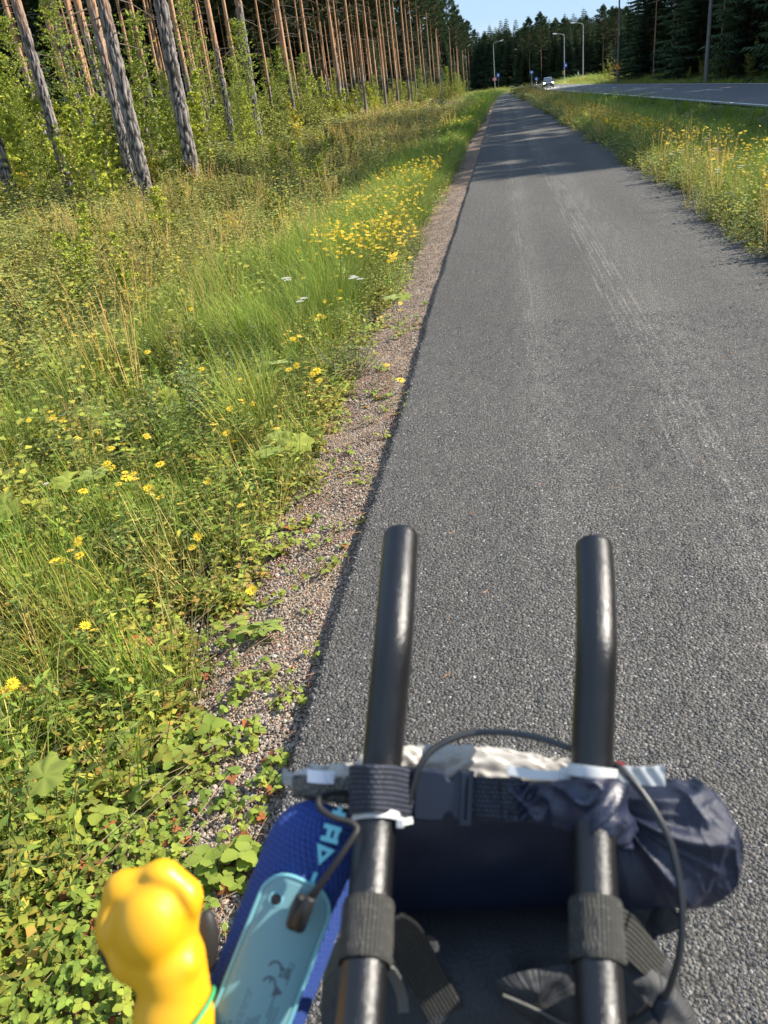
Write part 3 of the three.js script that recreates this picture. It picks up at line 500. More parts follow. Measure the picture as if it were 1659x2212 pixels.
{
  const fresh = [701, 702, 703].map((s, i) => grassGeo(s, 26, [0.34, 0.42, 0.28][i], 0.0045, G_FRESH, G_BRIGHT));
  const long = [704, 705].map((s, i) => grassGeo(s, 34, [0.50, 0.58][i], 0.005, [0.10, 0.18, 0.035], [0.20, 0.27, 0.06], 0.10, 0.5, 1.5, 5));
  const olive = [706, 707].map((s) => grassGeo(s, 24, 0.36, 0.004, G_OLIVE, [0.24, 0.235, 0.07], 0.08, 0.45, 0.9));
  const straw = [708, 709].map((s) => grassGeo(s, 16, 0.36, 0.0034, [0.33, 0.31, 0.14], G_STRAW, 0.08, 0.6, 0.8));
  const seedy = [710, 711].map((s, i) => seedGrassGeo(s, 9, [0.6, 0.75][i], [0.32, 0.28, 0.13]));
  const herbO = [712, 713, 714].map((s, i) => herbGeo(s, [0.42, 0.55, 0.34][i], 13, 0.062, 0.58, [[0.15, 0.19, 0.035], [0.27, 0.275, 0.055], [0.12, 0.165, 0.035], [0.20, 0.235, 0.045]]));
  const herbG = [715, 716].map((s) => herbGeo(s, 0.26, 11, 0.05, 0.30, [[0.11, 0.175, 0.035], [0.19, 0.235, 0.045], [0.22, 0.21, 0.05]], 4));
  const herbB = [717, 718].map((s) => herbGeo(s, 0.36, 18, 0.045, 0.22, [[0.085, 0.135, 0.075], [0.12, 0.165, 0.095]], 4, 0.06));
  const low = [719, 720].map((s) => herbGeo(s, 0.10, 7, 0.034, 0.7, [[0.15, 0.225, 0.035], [0.20, 0.24, 0.05], [0.25, 0.19, 0.06]], 5, 0.06));
  const cover = [721, 722, 723].map((s, i) => strawberryClump(s, [4, 5, 6][i], 0.020, [0.035, 0.05, 0.06][i]));
  const left = (z0, z1, x0, x1) => (z, u) => lerp(typeof x0 === 'function' ? x0(z) : x0, typeof x1 === 'function' ? x1(z) : x1, u);
  const far = (l, k = 1) => { l.forEach((o) => { const d = Math.hypot(o.x, o.z); o.s = (o.s ?? 1) * rr(0.7, 1.2) * k * (1 + Math.max(0, d - 14) / 110); o.w = 1 + Math.max(0, d - 8) / 26; o.tilt = 0.18; o.c = tint(0.32, o.warm ?? 0); }); return l; };
  // left verge and meadow
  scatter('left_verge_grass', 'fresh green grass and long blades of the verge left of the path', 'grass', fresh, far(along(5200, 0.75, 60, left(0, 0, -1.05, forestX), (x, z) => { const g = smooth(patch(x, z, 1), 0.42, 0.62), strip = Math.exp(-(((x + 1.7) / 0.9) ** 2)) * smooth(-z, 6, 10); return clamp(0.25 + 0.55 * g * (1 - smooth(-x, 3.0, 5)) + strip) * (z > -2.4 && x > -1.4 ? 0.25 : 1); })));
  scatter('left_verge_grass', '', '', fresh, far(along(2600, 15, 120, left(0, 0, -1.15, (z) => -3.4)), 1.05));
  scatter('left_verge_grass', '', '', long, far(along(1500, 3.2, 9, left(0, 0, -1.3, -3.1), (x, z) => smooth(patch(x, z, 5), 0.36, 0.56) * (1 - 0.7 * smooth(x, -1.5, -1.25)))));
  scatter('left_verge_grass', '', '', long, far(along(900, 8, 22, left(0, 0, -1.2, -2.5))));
  const dryList = far(along(2300, 0.8, 70, left(0, 0, -1.0, forestX), (x, z) => clamp(0.22 + 0.9 * smooth(patch(x, z, 2), 0.42, 0.66)) * (z > -2.2 && x > -1.4 ? 0.35 : 1)));
  scatter('left_dry_grass', 'dry straw coloured grass standing and lying in the left meadow', 'dry grass', [...straw, ...olive], dryList);
  scatter('left_dry_grass', '', '', seedy, far(along(1000, 3.2, 75, left(0, 0, -1.8, forestX), (x, z) => 0.15 + 0.85 * smooth(patch(x, z, 3), 0.4, 0.62) * smooth(-x, 1.6, 3.5))));
  scatter('left_meadow_herbs', 'olive leafy herbs filling the meadow between grass strip and pines', 'herbs', herbO, far(along(12500, 2.6, 75, left(0, 0, -2.0, (z) => forestX(z) - 3), (x, z) => clamp(0.2 + smooth(-x, 2.2, 3.4)) * (0.45 + 0.55 * smooth(patch(x, z, 4), 0.35, 0.55)))));
  scatter('left_meadow_herbs', '', '', herbO, far(along(1500, 7, 40, left(0, 0, -1.15, -2.6), (x, z) => smooth(patch(x, z, 14, 1.1), 0.45, 0.6)), 0.75));
  scatter('left_meadow_herbs', '', '', herbG, far(along(5200, 0.75, 22, left(0, 0, -1.0, -4), (x, z) => (z > -2.2 && x > -1.25 ? 0.15 : z > -2.6 ? 0.5 : 0.75) * (0.35 + 0.65 * smooth(patch(x, z, 7, 1.2), 0.4, 0.55)))));
  scatter('left_meadow_herbs', '', '', herbB, far(along(1300, 2, 22, left(0, 0, -1.3, -7), (x, z) => smooth(patch(x, z, 8, 0.9), 0.54, 0.64))));
  scatter('left_meadow_herbs', '', '', low, far(along(3600, 0.75, 9, left(0, 0, -0.98, -3.6), (x, z) => (z > -2.2 ? 0.55 : 1) * (0.25 + 0.75 * smooth(patch(x, z, 9, 1.6), 0.42, 0.58)))));
  // forest floor
  scatter('forest_floor_herbs', 'low green plants covering the floor under the pines', 'herbs', [...herbO, ...herbG], far(along(4200, 18, 110, (z, u) => forestX(z) - u * u * 26), 1.3));
  // little leaves creeping over the gravel edge
  const creeping = along(3300, 0.75, 7, (z, u) => lerp(PATH_L - 0.03, -1.55, u), (x, z) => clamp((0.12 + 0.95 * smooth(patch(x, z, 10, 2.2), 0.42, 0.60)) * lerp(0.45, 1, smooth(-x, 0.70, 0.98)) * lerp(1, 0.35, smooth(-z, 2.6, 4))));
  creeping.forEach((o) => { o.s = rr(0.6, 1.15); o.tilt = 0.25; o.c = tint(0.2); });
  scatter('creeping_strawberry_cover', 'small three-leaved strawberry plants creeping over the gravel shoulder', 'ground cover', cover, creeping);
  // right verge and ditch
  const vr = (z, u) => lerp(2.10 + (noise(z * 1.3, 3, 15) - 0.5) * 0.3, 3.4, u);
  scatter('right_verge_herbs', 'weathered herbs and dry stems crowding the right edge of the path', 'herbs', [...herbO, ...herbG, ...herbB], far(along(3000, 6, 120, vr), 0.85));
  scatter('right_verge_herbs', '', '', [...straw, ...olive], far(along(450, 6, 120, vr), 0.7));
  scatter('right_verge_herbs', '', '', seedy, far(along(230, 6, 100, vr), 0.8));
  scatter('right_bank_grass', 'bright fresh grass of the flowering bank right of the path', 'grass', [...long, ...fresh], far(along(3000, 6, 60, (z, u) => lerp(2.4, 4.2, u)), 0.95));
  scatter('right_ditch_grass', 'tall green grass of the ditch between path and road', 'grass', fresh, far(along(4200, 6, 75, (z, u) => lerp(2.6, roadX(z) - roadHalf - 0.75, u)), 0.95));
  scatter('right_ditch_grass', '', '', long, far(along(1300, 6, 60, (z, u) => lerp(2.9, roadX(z) - roadHalf - 2.0, u)), 0.85));
  scatter('far_roadside_grass', 'grass band between the far edge of the road and the shaded wood', 'grass', [...fresh, ...olive], far(along(2600, 50, 190, (z, u) => roadX(z) + roadHalf + 0.7 + u * 6), 0.8));
  scatter('far_roadside_grass', '', '', [...fresh, ...olive], far(along(900, 75, 215, (z, u) => lerp(z < -122 ? -8 : 2.4, Math.min(6.5, roadX(z) - roadHalf - 0.9), u)), 0.5));
}
// straws, runners and pine needles lying on the gravel
{
  reseed(720); const b = new GB();
  for (let k = 0; k < 1100; k++) { const z = -lerp(0.75, 6, Math.pow(rnd(), 1.5)), x = lerp(PATH_L + 0.03, -1.5, rnd()), a = rr(0, 6.28), L = rr(0.03, 0.16), y = gh(x, z) + 0.02, red = rnd(), c = red < 0.45 ? [0.26, 0.075, 0.05] : red < 0.8 ? [0.36, 0.26, 0.14] : [0.20, 0.13, 0.08]; b.tube([V(x, y, z), V(x + Math.cos(a) * L * 0.5 + gauss() * 0.01, y + rr(0.004, 0.03), z + Math.sin(a) * L * 0.5), V(x + Math.cos(a) * L, y + 0.002, z + Math.sin(a) * L)], 0.0009, 3, c); }
  for (let k = 0; k < 210; k++) { const z = -lerp(0.8, 5, rnd()), x = lerp(-2.0, -0.75, rnd()), a = -0.75 + gauss() * 0.35, L = Math.min(rr(0.12, 0.5), (-0.61 - x) / Math.max(0.2, Math.cos(a))), y = gh(x, z); if (L < 0.05) continue; const c = mix3([0.42, 0.34, 0.2], [0.30, 0.17, 0.10], rnd()); b.tube([V(x, y + 0.01, z), V(x + Math.cos(a) * L * 0.5, y + rr(0.03, 0.10), z + Math.sin(a) * L * 0.5), V(x + Math.cos(a) * L, y + rr(0.02, 0.16), z + Math.sin(a) * L)], 0.0010, 3, c); }
  solo('fallen_straws', b.build(), woodMat, 'dry straws and red runners lying across the gravel shoulder', 'straw litter', null, 'stuff');
  const n = new GB(); for (let k = 0; k < 70; k++) { const z = -lerp(1.2, 8, rnd()), x = lerp(-0.5, 1.9, Math.pow(rnd(), 1.4)), a = rr(0, 6.28), y = 0.012, L = rr(0.02, 0.035); for (const da of [0, 0.22]) n.tube([V(x, y, z), V(x + Math.cos(a + da) * L, y + 0.003, z + Math.sin(a + da) * L)], 0.0007, 3, [0.42, 0.22, 0.09]); }
  solo('fallen_pine_needles', n.build(), woodMat, 'few brown pine needles lying on the asphalt', 'pine needles', null, 'stuff');
}
// strawberry plants one can tell apart
{
  reseed(730);
  const leafGeo = []; for (let k = 0; k < 10; k++) { const b = new GB(), red = k === 8, brown = k === 9, c = red ? S_RED : brown ? S_BROWN : mix3(S_GREEN, S_LIME, k / 7); trefoil(b, V(), V(1, 0, 0), V(0, 1, 0), 0.034, c, red ? [0.34, 0.06, 0.03] : brown ? S_RED : k > 5 ? [0.30, 0.20, 0.06] : S_LIME); leafGeo.push(b.build()); }
  const stalkGeo = (() => { const b = new GB(); b.tube([V(0, 0, 0), V(0.2, 0.62, 0), V(0.45, 1, 0)], 0.012, 4, [0.22, 0.13, 0.05]); return b.build(); })();
  const plant = (x, z, n, size, h, label, group) => {
    const t = thing('strawberry_plant', label, 'strawberry plant', V(x, gh(x, z) + 0.005, z), group);
    for (let k = 0; k < n; k++) { const az = k * 2.4 + rr(-0.5, 0.5), H = h * rr(0.5, 1.1), out = rr(0.3, 1.1), hold = new THREE.Group(); const L = part('leaf', leafGeo[rnd() < (size > 1 ? 2 : 0.88) ? Math.floor(rnd() * 8) : 8 + Math.floor(rnd() * 2)], leafMat, t); L.scale.setScalar(size * rr(0.75, 1.15)); L.position.set(Math.cos(az) * H * out, H, Math.sin(az) * H * out); L.rotation.set(gauss() * 0.35, -az + rr(-0.6, 0.6), gauss() * 0.35); const s = part('stalk', stalkGeo, woodMat, t); s.scale.set(H * out / 0.45, H, 0.12); s.rotation.y = -az; }
  };
  const at = (px, py, n, size, h, label, group) => { const g = groundAt(px, py, 0); plant(g.x, g.z, n, size, h, label, group); };
  at(440, 1600, 3, 1.35, 0.075, 'strawberry plant with the largest red-edged leaf, alone against the gravel');
  at(375, 1600, 5, 1.25, 0.06, 'lime green strawberry plant left of the large red-edged leaf');
  at(285, 1530, 6, 1.25, 0.08, 'strawberry plant with three pale leaves in the sunny patch left of the gravel');
  at(265, 1640, 5, 1.1, 0.06, 'strawberry plant beside one orange withered leaf');
  at(330, 1580, 5, 1.1, 0.06, 'strawberry plant with brown spotted leaf edges in the sunny patch');
  at(500, 1840, 7, 1.3, 0.07, 'full strawberry plant right above the yellow rubber toy, near the speaker');
  at(470, 1880, 5, 1.1, 0.06, 'strawberry plant with browning leaves above the yellow rubber toy');
  at(100, 1720, 5, 1.5, 0.08, 'strawberry plant with broad green leaves left of the yellow rubber toy');
  at(40, 1830, 5, 1.3, 0.08, 'strawberry plant at the left edge, level with the yellow rubber toy');
  at(160, 1760, 5, 1.3, 0.07, 'strawberry plant with yellowed leaf tips left of the yellow rubber toy');
  at(560, 1350, 6, 1.2, 0.07, 'dark green strawberry plant with a red stem on the upper gravel edge');
  at(505, 1335, 5, 1.1, 0.06, 'strawberry plant at the grass border by the upper gravel edge');
  for (let k = 0, n = 0; k < 900 && n < 72; k++) { const z = -lerp(0.95, 3.2, Math.pow(rnd(), 1.2)), x = lerp(-0.74, -1.75, Math.sqrt(rnd())); if (!inView(x, 0, z, 1.04) || patch(x, z, 10, 2.2) < 0.42) continue; n++; plant(x, z, 3 + Math.floor(rnd() * 3), rr(0.5, 1.0), rr(0.03, 0.075), 'wild strawberry plant in the leafy border of the gravel', 'wild strawberry plants of the gravel border'); }
}
// broad-leaved plants
{
  reseed(740);
  const broad = [0, 1, 2].map((k) => { const b = new GB(), N = 22, c = [[0.17, 0.235, 0.06], [0.20, 0.26, 0.06], [0.15, 0.22, 0.06]][k], m = b.v(V(0, 0, 0), mul3(c, 1.2)); let first = null, prev = null; for (const ring of [0.5, 1]) { const cur = []; for (let j = 0; j <= N; j++) { const a = -2.75 + (5.5 * j) / N, r = ring * (1 + 0.12 * Math.cos(a) + 0.15 * Math.cos(a * 7) * ring + rr(-0.08, 0.08) * ring) * 0.07, ridge = Math.cos(a * 6) * 0.004 * ring; cur.push(b.v(V(Math.cos(a) * r, ridge + 0.02 * ring - 0.018 * ring * ring + rr(-0.002, 0.002), Math.sin(a) * r), mul3(c, j % 4 === 0 ? 1.15 : rr(0.88, 1.02)))); } if (!prev) for (let j = 0; j < N; j++) b.t(m, cur[j + 1], cur[j]); else for (let j = 0; j < N; j++) b.q(prev[j], prev[j + 1], cur[j + 1], cur[j]); prev = cur; } return b.build(); });
  const stalk = (() => { const b = new GB(); b.tube([V(0, 0, 0), V(0.1, 0.6, 0), V(0.3, 1, 0)], 0.02, 4, [0.16, 0.17, 0.06]); return b.build(); })();
  const coltsfoot = (px, py, leaves, label) => { const g = groundAt(px, py, 0.08), t = thing('broadleaf_plant', label, 'broadleaf plant', V(g.x, gh(g.x, g.z), g.z)); for (const [dx, dz, s, tx] of leaves) { const L = part('leaf', pick(broad), leafMat, t), h = rr(0.15, 0.22); L.position.set(dx, h, dz); L.scale.setScalar(s); L.rotation.set(tx, rr(0, 6.28), rr(-0.2, 0.2)); const k = part('stalk', stalk, woodMat, t); k.position.set(dx * 0.3, 0, dz * 0.3); k.scale.set(0.1, h, 0.1); } };
  coltsfoot(165, 1020, [[-0.05, 0, 1.05, 0.35], [0.09, 0.01, 1.0, 0.25]], 'pair of broad pale green leaves left of the yellow flower cluster');
  coltsfoot(570, 802, [[0, 0, 1.3, 0.2], [0.06, -0.06, 1.0, -0.2]], 'flat broad pale leaf among yellow flowers beside the long grass');
  coltsfoot(600, 960, [[-0.03, -0.08, 0.9, 0.2], [0.06, -0.02, 0.85, 0.4], [0.0, 0.12, 0.85, 0.3], [0.12, 0.06, 0.95, 0.3]], 'broad-leaved plant with several leaves at the border of the gravel');
  coltsfoot(355, 845, [[0, 0, 1.1, 0.6], [0.07, 0.05, 0.7, 0.5]], 'broad crinkled leaf deep in the green grass');
  coltsfoot(190, 830, [[0, 0, 1.2, 0.5], [-0.1, 0.02, 1.0, 0.3]], 'dark broad leaves left in the green grass');
  coltsfoot(845, 645, [[0, 0, 1.1, 0.1], [0.1, 0, 0.9, 0.2]], 'broad green leaf lying far out on the gravel');
  coltsfoot(105, 1700, [[0, 0, 0.75, 0.3]], 'single lobed broad leaf left above the yellow rubber toy');
  coltsfoot(5, 1075, [[0, 0, 1.2, 0.4]], 'broad leaf cut by the left edge of the picture');
}
// grey-green low shrubs on the gravel edge
{
  reseed(745);
  const mk = (s) => { const f = new GB(), w = new GB(); reseed(s); for (let k = 0; k < 34; k++) { const az = rr(0, 6.28), L = rr(0.12, 0.30), d = V(Math.cos(az), rr(0.5, 1.8), Math.sin(az)).normalize(), e = d.clone().multiplyScalar(L); w.tube([V(), e.clone().multiplyScalar(0.5), e], 0.0013, 3, [0.14, 0.12, 0.08]); for (let m = 0; m < 15; m++) { const p = e.clone().multiplyScalar(rr(0.25, 1.05)), a = rr(0, 6.28); f.leaf(p, V(Math.cos(a), rr(0.1, 1), Math.sin(a)), V(gauss() * 0.4, 1, gauss() * 0.4), rr(0.02, 0.034), 0.0095, mul3(mix3([0.085, 0.125, 0.065], [0.15, 0.185, 0.105], rnd()), rr(0.85, 1.15)), 0.2, 0.2, 1); } } return [w.build(), f.build()]; };
  const kinds = [mk(7451), mk(7452)];
  for (const [px, py, s, label] of [[770, 815, 1.05, 'grey-green low shrub spreading on the gravel edge beside the yellow flowers'], [725, 800, 0.9, 'darker grey-green shrub joined to the one spreading on the gravel'], [905, 540, 1.05, 'grey-green low shrub at the grass tip that juts into the gravel'], [470, 620, 1.1, 'bluish feathery plant in the dry part of the meadow'], [30, 720, 1.2, 'bluish plant at the left edge of the meadow']]) { const g = groundAt(px, py, -0.05), t = thing('low_shrub', label, 'shrub', V(g.x, gh(g.x, g.z), g.z)), [w, f] = pick(kinds); part('stem', w, woodMat, t); part('foliage', f, leafMat, t, 'stuff'); t.scale.setScalar(s); t.rotation.y = rr(0, 6); }
}
// yellow flowers, yarrow
{
  reseed(750);
  const headGeo = [0, 1, 2].map((k) => { const b = new GB(), N = 15; for (let j = 0; j < N; j++) { const a = (j / N) * 6.283 + rr(-0.1, 0.1); b.leaf(V(Math.cos(a) * 0.003, 0, Math.sin(a) * 0.003), V(Math.cos(a), [0.25, 0.5, 0.1][k] + rr(-0.1, 0.1), Math.sin(a)), V(0, 1, 0), rr(0.0125, 0.0165), 0.0048, mul3([0.86, 0.62, 0.012], rr(0.85, 1.05)), 0.1, 0.2, 1); } for (let j = 0; j < 9; j++) { const a = (j / 9) * 6.283; b.leaf(V(0, 0.001, 0), V(Math.cos(a), 0.9, Math.sin(a)), V(0, 1, 0), 0.008, 0.0035, [0.78, 0.42, 0.01], 0.1, 0.1, 1); } return b.build(); });
  const stemGeo = (() => { const b = new GB(); b.tube([V(0, 0, 0), V(0.02, 0.5, 0.01), V(0, 1, 0)], 0.0012, 4, [0.13, 0.16, 0.05]); for (let m = 0; m < 6; m++) { const a = m * 2.4; b.leaf(V(0, 0.1 + m * 0.11, 0), V(Math.cos(a), 0.6, Math.sin(a)), V(0, 1, 0), 0.05, 0.01, [0.11, 0.17, 0.04], 0.2, 0.3, 1); } return b.build(); })();
  const flower = (x, z, h, heads, label, group, s = 1) => {
    const t = thing('yellow_flower', label, 'yellow flower', V(x, gh(x, z), z), group); part('stem', stemGeo, leafMat, t).scale.set(1, h, 1);
    for (let k = 0; k < heads; k++) { const f = part('flower_head', pick(headGeo), petalMat, t), a = rr(0, 6.28), r = k ? rr(0.015, 0.05) : 0; f.position.set(Math.cos(a) * r, h - (k ? rr(-0.03, 0.05) : 0), Math.sin(a) * r); f.scale.setScalar(s * rr(0.85, 1.15)); f.rotation.set(rr(-0.3, 0.6), rr(0, 6.28), rr(-0.5, 0.2)); }
  };
  const near = [[130, 1212, 3, 'three-headed yellow flower in the lower left grass above the red leaf'], [172, 1200, 1, 'single yellow flower right of the three-headed one in the lower left grass'], [152, 1190, 2], [545, 1277, 1, 'lone yellow flower nearest the gravel at the height of the bar tips'], [428, 1160, 2, 'two yellow heads on one stem in the grass left of the left bar tip'], [185, 1352, 1, 'lone yellow flower low in the left grass beneath the three-headed one'], [205, 1363, 1], [27, 1475, 2, 'large yellow flower pair at the left edge of the picture'], [12, 1495, 1], [241, 1010, 2, 'large yellow flower at the upper left of the densest near cluster'], [270, 1022, 3, 'three yellow heads in the middle of the densest near cluster'], [292, 1034, 2], [315, 940, 2, 'pair of yellow heads above the densest near cluster'], [346, 1003, 1], [320, 1055, 2], [258, 1045, 2], [240, 968, 1], [268, 960, 1], [97, 888, 2], [116, 905, 2], [135, 906, 2], [150, 929, 1], [62, 908, 1], [435, 797, 1], [441, 828, 1], [497, 883, 2], [520, 866, 2], [546, 872, 1], [461, 916, 1], [480, 906, 1], [491, 936, 2], [597, 926, 1], [400, 657, 2], [412, 668, 1], [615, 740, 2], [632, 732, 3], [625, 715, 2], [648, 728, 2], [690, 682, 3], [672, 686, 2], [650, 650, 2], [702, 652, 3], [722, 640, 2], [735, 628, 2], [640, 790, 2], [660, 795, 2], [685, 800, 1], [690, 822, 1], [655, 600, 1], [690, 610, 2], [720, 600, 2], [750, 595, 2], [865, 655, 2, 'yellow flower standing alone on the far gravel'], [836, 788, 1], [865, 820, 1], [190, 660, 1], [196, 728, 2], [318, 760, 1], [520, 820, 1], [450, 1040, 1], [390, 1090, 1], [348, 1075, 1], [180, 1060, 1], [520, 1092, 1]];
  for (const [px, py, n, label] of near) { const h = rr(0.26, 0.36), g = groundAt(px, py, h - 0.15); flower(g.x, g.z, h + 0.0 - (gh(g.x, g.z) + 0.15) , n, label ?? 'yellow flower of the left verge, in the grass', label ? null : 'yellow flowers of the left verge', rr(1.1, 1.45)); }
  for (let k = 0; k < 135; k++) { const py = lerp(360, 560, Math.pow(rnd(), 0.9)), px = lerp(lerp(905, 730, smooth(py, 360, 560)), lerp(935, 880, smooth(py, 360, 560)), rnd()) + gauss() * 14, h = rr(0.3, 0.45), g = groundAt(px, py, h - 0.1); flower(g.x, g.z, h - (gh(g.x, g.z) + 0.1), 1 + Math.floor(rnd() * 3), 'yellow flower in the crowded patch of the left grass strip', 'yellow flowers of the crowded left patch', rr(0.95, 1.35)); }
  for (let k = 0; k < 105; k++) { const z = -rr(6.5, 18), x = rr(2.4, 3.7) , h = rr(0.40, 0.62); flower(x, z, h, 1 + Math.floor(rnd() * 4), 'yellow flower in the sunlit bank right of the path', 'yellow flowers of the right bank', rr(0.85, 1.25)); }
  // farther ones read as yellow haze over the grass
  const fl = [headGeo[0]]; const lst = [];
  for (const o of along(2300, 19, 75, (z, u) => lerp(2.4, 3.5, u), (x, z) => smooth(fbm(z * 0.16, 3, 18, 2), 0.34, 0.6))) lst.push({ ...o, y: gh(o.x, o.z) + rr(0.3, 0.5), s: rr(1.5, 2.6), tilt: 0.6, c: tint(0.15) });
  for (const o of along(1500, 36, 90, (z, u) => lerp(-1.3, -3.2, u), (x, z) => smooth(fbm(z * 0.12, 9, 19, 2), 0.38, 0.6))) lst.push({ ...o, y: gh(o.x, o.z) + rr(0.25, 0.5), s: rr(1.6, 2.8), tilt: 0.6, c: tint(0.15) });
  for (const o of along(800, 6.2, 20, (z, u) => lerp(2.35, 3.7, u))) lst.push({ ...o, y: gh(o.x, o.z) + rr(0.36, 0.62), s: rr(0.7, 1.15), tilt: 0.6, c: tint(0.12) });
  for (const o of along(2300, 7.5, 21, (z, u) => lerp(-1.1, -2.3, u), (x, z) => smooth(fbm(x * 1.3, z * 0.7, 77, 2), 0.42, 0.6))) lst.push({ ...o, y: gh(o.x, o.z) + rr(0.34, 0.54), s: rr(0.9, 1.4), tilt: 0.6, c: tint(0.12) });
  scatter('distant_yellow_flowers', 'small yellow bloom speckling the grass along both verges', 'flowers', fl, lst, petalMat);
  const umb = (() => { const b = new GB(); for (let k = 0; k < 30; k++) { const a = k * 2.4, r = 0.005 * Math.sqrt(k); for (let j = 0; j < 4; j++) { const q = j * 1.57 + k; b.leaf(V(Math.cos(a) * r, 0.004 - r * 0.1, Math.sin(a) * r), V(Math.cos(q), 0.5, Math.sin(q)), V(0, 1, 0), 0.005, 0.004, [0.72, 0.70, 0.64], 0, 0, 1); } } return b.build(); })();
  const yarrow = (x, z, h, n, label, group, sc = 1) => { const t = thing('white_yarrow', label, 'white flower', V(x, gh(x, z), z), group); part('stem', stemGeo, leafMat, t).scale.set(1, h, 1); for (let k = 0; k < n; k++) { const f = part('flower_head', umb, petalMat, t), a = k * 2.1; f.position.set(k ? Math.cos(a) * 0.04 : 0, h - (k ? rr(-0.01, 0.03) : 0), k ? Math.sin(a) * 0.04 : 0); f.scale.setScalar(sc * rr(0.9, 1.2)); } };
  for (const [px, py, n, label] of [[766, 600, 4, 'largest white yarrow head beside the yellow flowers at the gravel edge'], [624, 601, 3, 'white yarrow in the grass left of the largest one'], [656, 645, 2, 'small white yarrow below the other two on the left verge'], [100, 1045, 1, 'tiny white flower near the left edge of the picture']]) { const g = groundAt(px, py, 0.32); yarrow(g.x, g.z, 0.32 - gh(g.x, g.z), n, label, null, n === 1 ? 0.4 : 1); }
  for (let k = 0; k < 14; k++) { const z = -rr(7.5, 15); yarrow(rr(2.3, 3.8), z, rr(0.35, 0.6), 2, 'white yarrow among the yellow flowers of the right bank', 'white yarrows of the right bank'); }
}
// ---------------------------------------------------------------- lamps, poles, signs, car
const box = (w, h, d, x = 0, y = 0, z = 0, r = 0) => { const g = r ? new RoundedBoxGeometry(w, h, d, 2, r) : new THREE.BoxGeometry(w, h, d); g.translate(x, y, z); return g; };
const cyl = (r0, r1, h, x = 0, y = 0, z = 0, seg = 14) => { const g = new THREE.CylinderGeometry(r0, r1, h, seg); g.translate(x, y, z); return g; };
const tubeAlong = (pts, r, seg = 10, n = 40) => new THREE.TubeGeometry(new THREE.CatmullRomCurve3(pts), n, r, seg);
const steelMat = std({ color: lin(0.36, 0.37, 0.37), roughness: 0.55, metalness: 0.5 }), poleWood = std({ color: lin(0.20, 0.185, 0.17), roughness: 0.95, bumpMap: soilBump, bumpScale: 0.01 });
const lampBody = std({ color: lin(0.72, 0.74, 0.75), roughness: 0.4 }), lampGlass = phys({ color: lin(0.85, 0.87, 0.88), roughness: 0.2, clearcoat: 0.6 });
function lamp(px, dist, topPy, armDir, armLen, label) {
  const b = onRay(px, 187, dist), topP = onRay(px, topPy, dist), y0 = gh(b.x, b.z), H = topP.y - y0, t = thing('street_lamp', label, 'street lamp', V(b.x, y0, b.z), null);
  part('pole', cyl(0.07, 0.12, H, 0, H / 2, 0), steelMat, t);
  const d = armDir; part('arm', tubeAlong([V(0, H - 0.1, 0), V(d * 0.10, H + 0.22, 0), V(d * 0.5, H + 0.42, 0), V(d * armLen, H + 0.62, 0)], 0.045, 8), steelMat, t);
  const head = part('lamp_head', new RoundedBoxGeometry(0.85, 0.18, 0.34, 3, 0.08), lampBody, t); head.position.set(d * (armLen + 0.36), H + 0.66, 0); head.rotation.z = d * 0.14;
  const gl = part('lens', new RoundedBoxGeometry(0.55, 0.10, 0.26, 2, 0.04), lampGlass, head); gl.position.set(d * 0.06, -0.085, 0);
  return t;
}
lamp(1069, 230, 96, 1, 1.7, 'street lamp left of the road, arm to the right, red plate on its post');
lamp(1219, 200, 78, -1, 1.6, 'street lamp right of the road carrying a blue sign, arm reaching left');
lamp(1259, 180, 55, -1, 1.6, 'street lamp right of the road, nearest of those with arm reaching left');
lamp(1133, 262, 110, -1, 1.7, 'street lamp in the shade between the left lamp and the car, arm reaching left');
lamp(1071, 330, 123, -1, 1.6, 'farthest street lamp, its head showing just left of the left lamp post');
for (const [px, dist, H, r, label] of [[1334, 108, 9.5, 0.12, 'slim wooden utility pole behind the yellow warning triangle'], [1524, 69, 9.5, 0.15, 'thick wooden utility pole before the dark wood at the right']]) {
  const b = onRay(px, 178, dist), y0 = gh(b.x, b.z), t = thing('utility_pole', label, 'utility pole', V(b.x, y0 - 0.2, b.z)); const g = new GB(), pts = []; for (let k = 0; k <= 20; k++) pts.push(V(0, (k / 20) * H, 0));
  part('pole', g.tube(pts, (q, a) => r * (1 - 0.28 * q) * (1 + (noise(a * 6, q * 3, 5) - 0.5) * 0.05), 16, (q, a) => mul3([0.20, 0.185, 0.17], 0.7 + 0.6 * noise(a * 5, q * 14, 77)), true).build(), woodMat, t);
  part('crossarm', box(1.3, 0.10, 0.10, 0, H - 0.5, 0.12), woodMat_(), t); for (const x of [-0.55, 0, 0.55]) part('insulator', cyl(0.035, 0.05, 0.14, x, H - 0.38, 0.12), lampBody, t);
}
function woodMat_() { return poleWood; }
const blue = std({ color: lin(0.02, 0.12, 0.52), roughness: 0.45 }), white = std({ color: lin(0.78, 0.78, 0.78), roughness: 0.5 }), redM = std({ color: lin(0.62, 0.07, 0.06), roughness: 0.5 }), yellowM = std({ color: lin(0.85, 0.50, 0.03), roughness: 0.5 }), blackM = std({ color: lin(0.02, 0.02, 0.02), roughness: 0.6 });
function signPost(px, dist, topPy, w, h, label, cat, kind, striped) {
  const b = onRay(px, 187, dist), y0 = gh(b.x, b.z), top = onRay(px, topPy, dist).y, H = top - y0, t = thing(kind, label, cat, V(b.x, y0, b.z));
  const n = striped ? 6 : 1; part('post', cyl(0.035, 0.035, H, 0, H / 2, 0, 10), steelMat, t);
  if (striped) for (let k = 0; k < 5; k++) part('band', cyl(0.085, 0.085, 0.16, 0, 0.12 + k * 0.17, 0, 14), k % 2 ? blue : white, t);
  return [t, H];
}
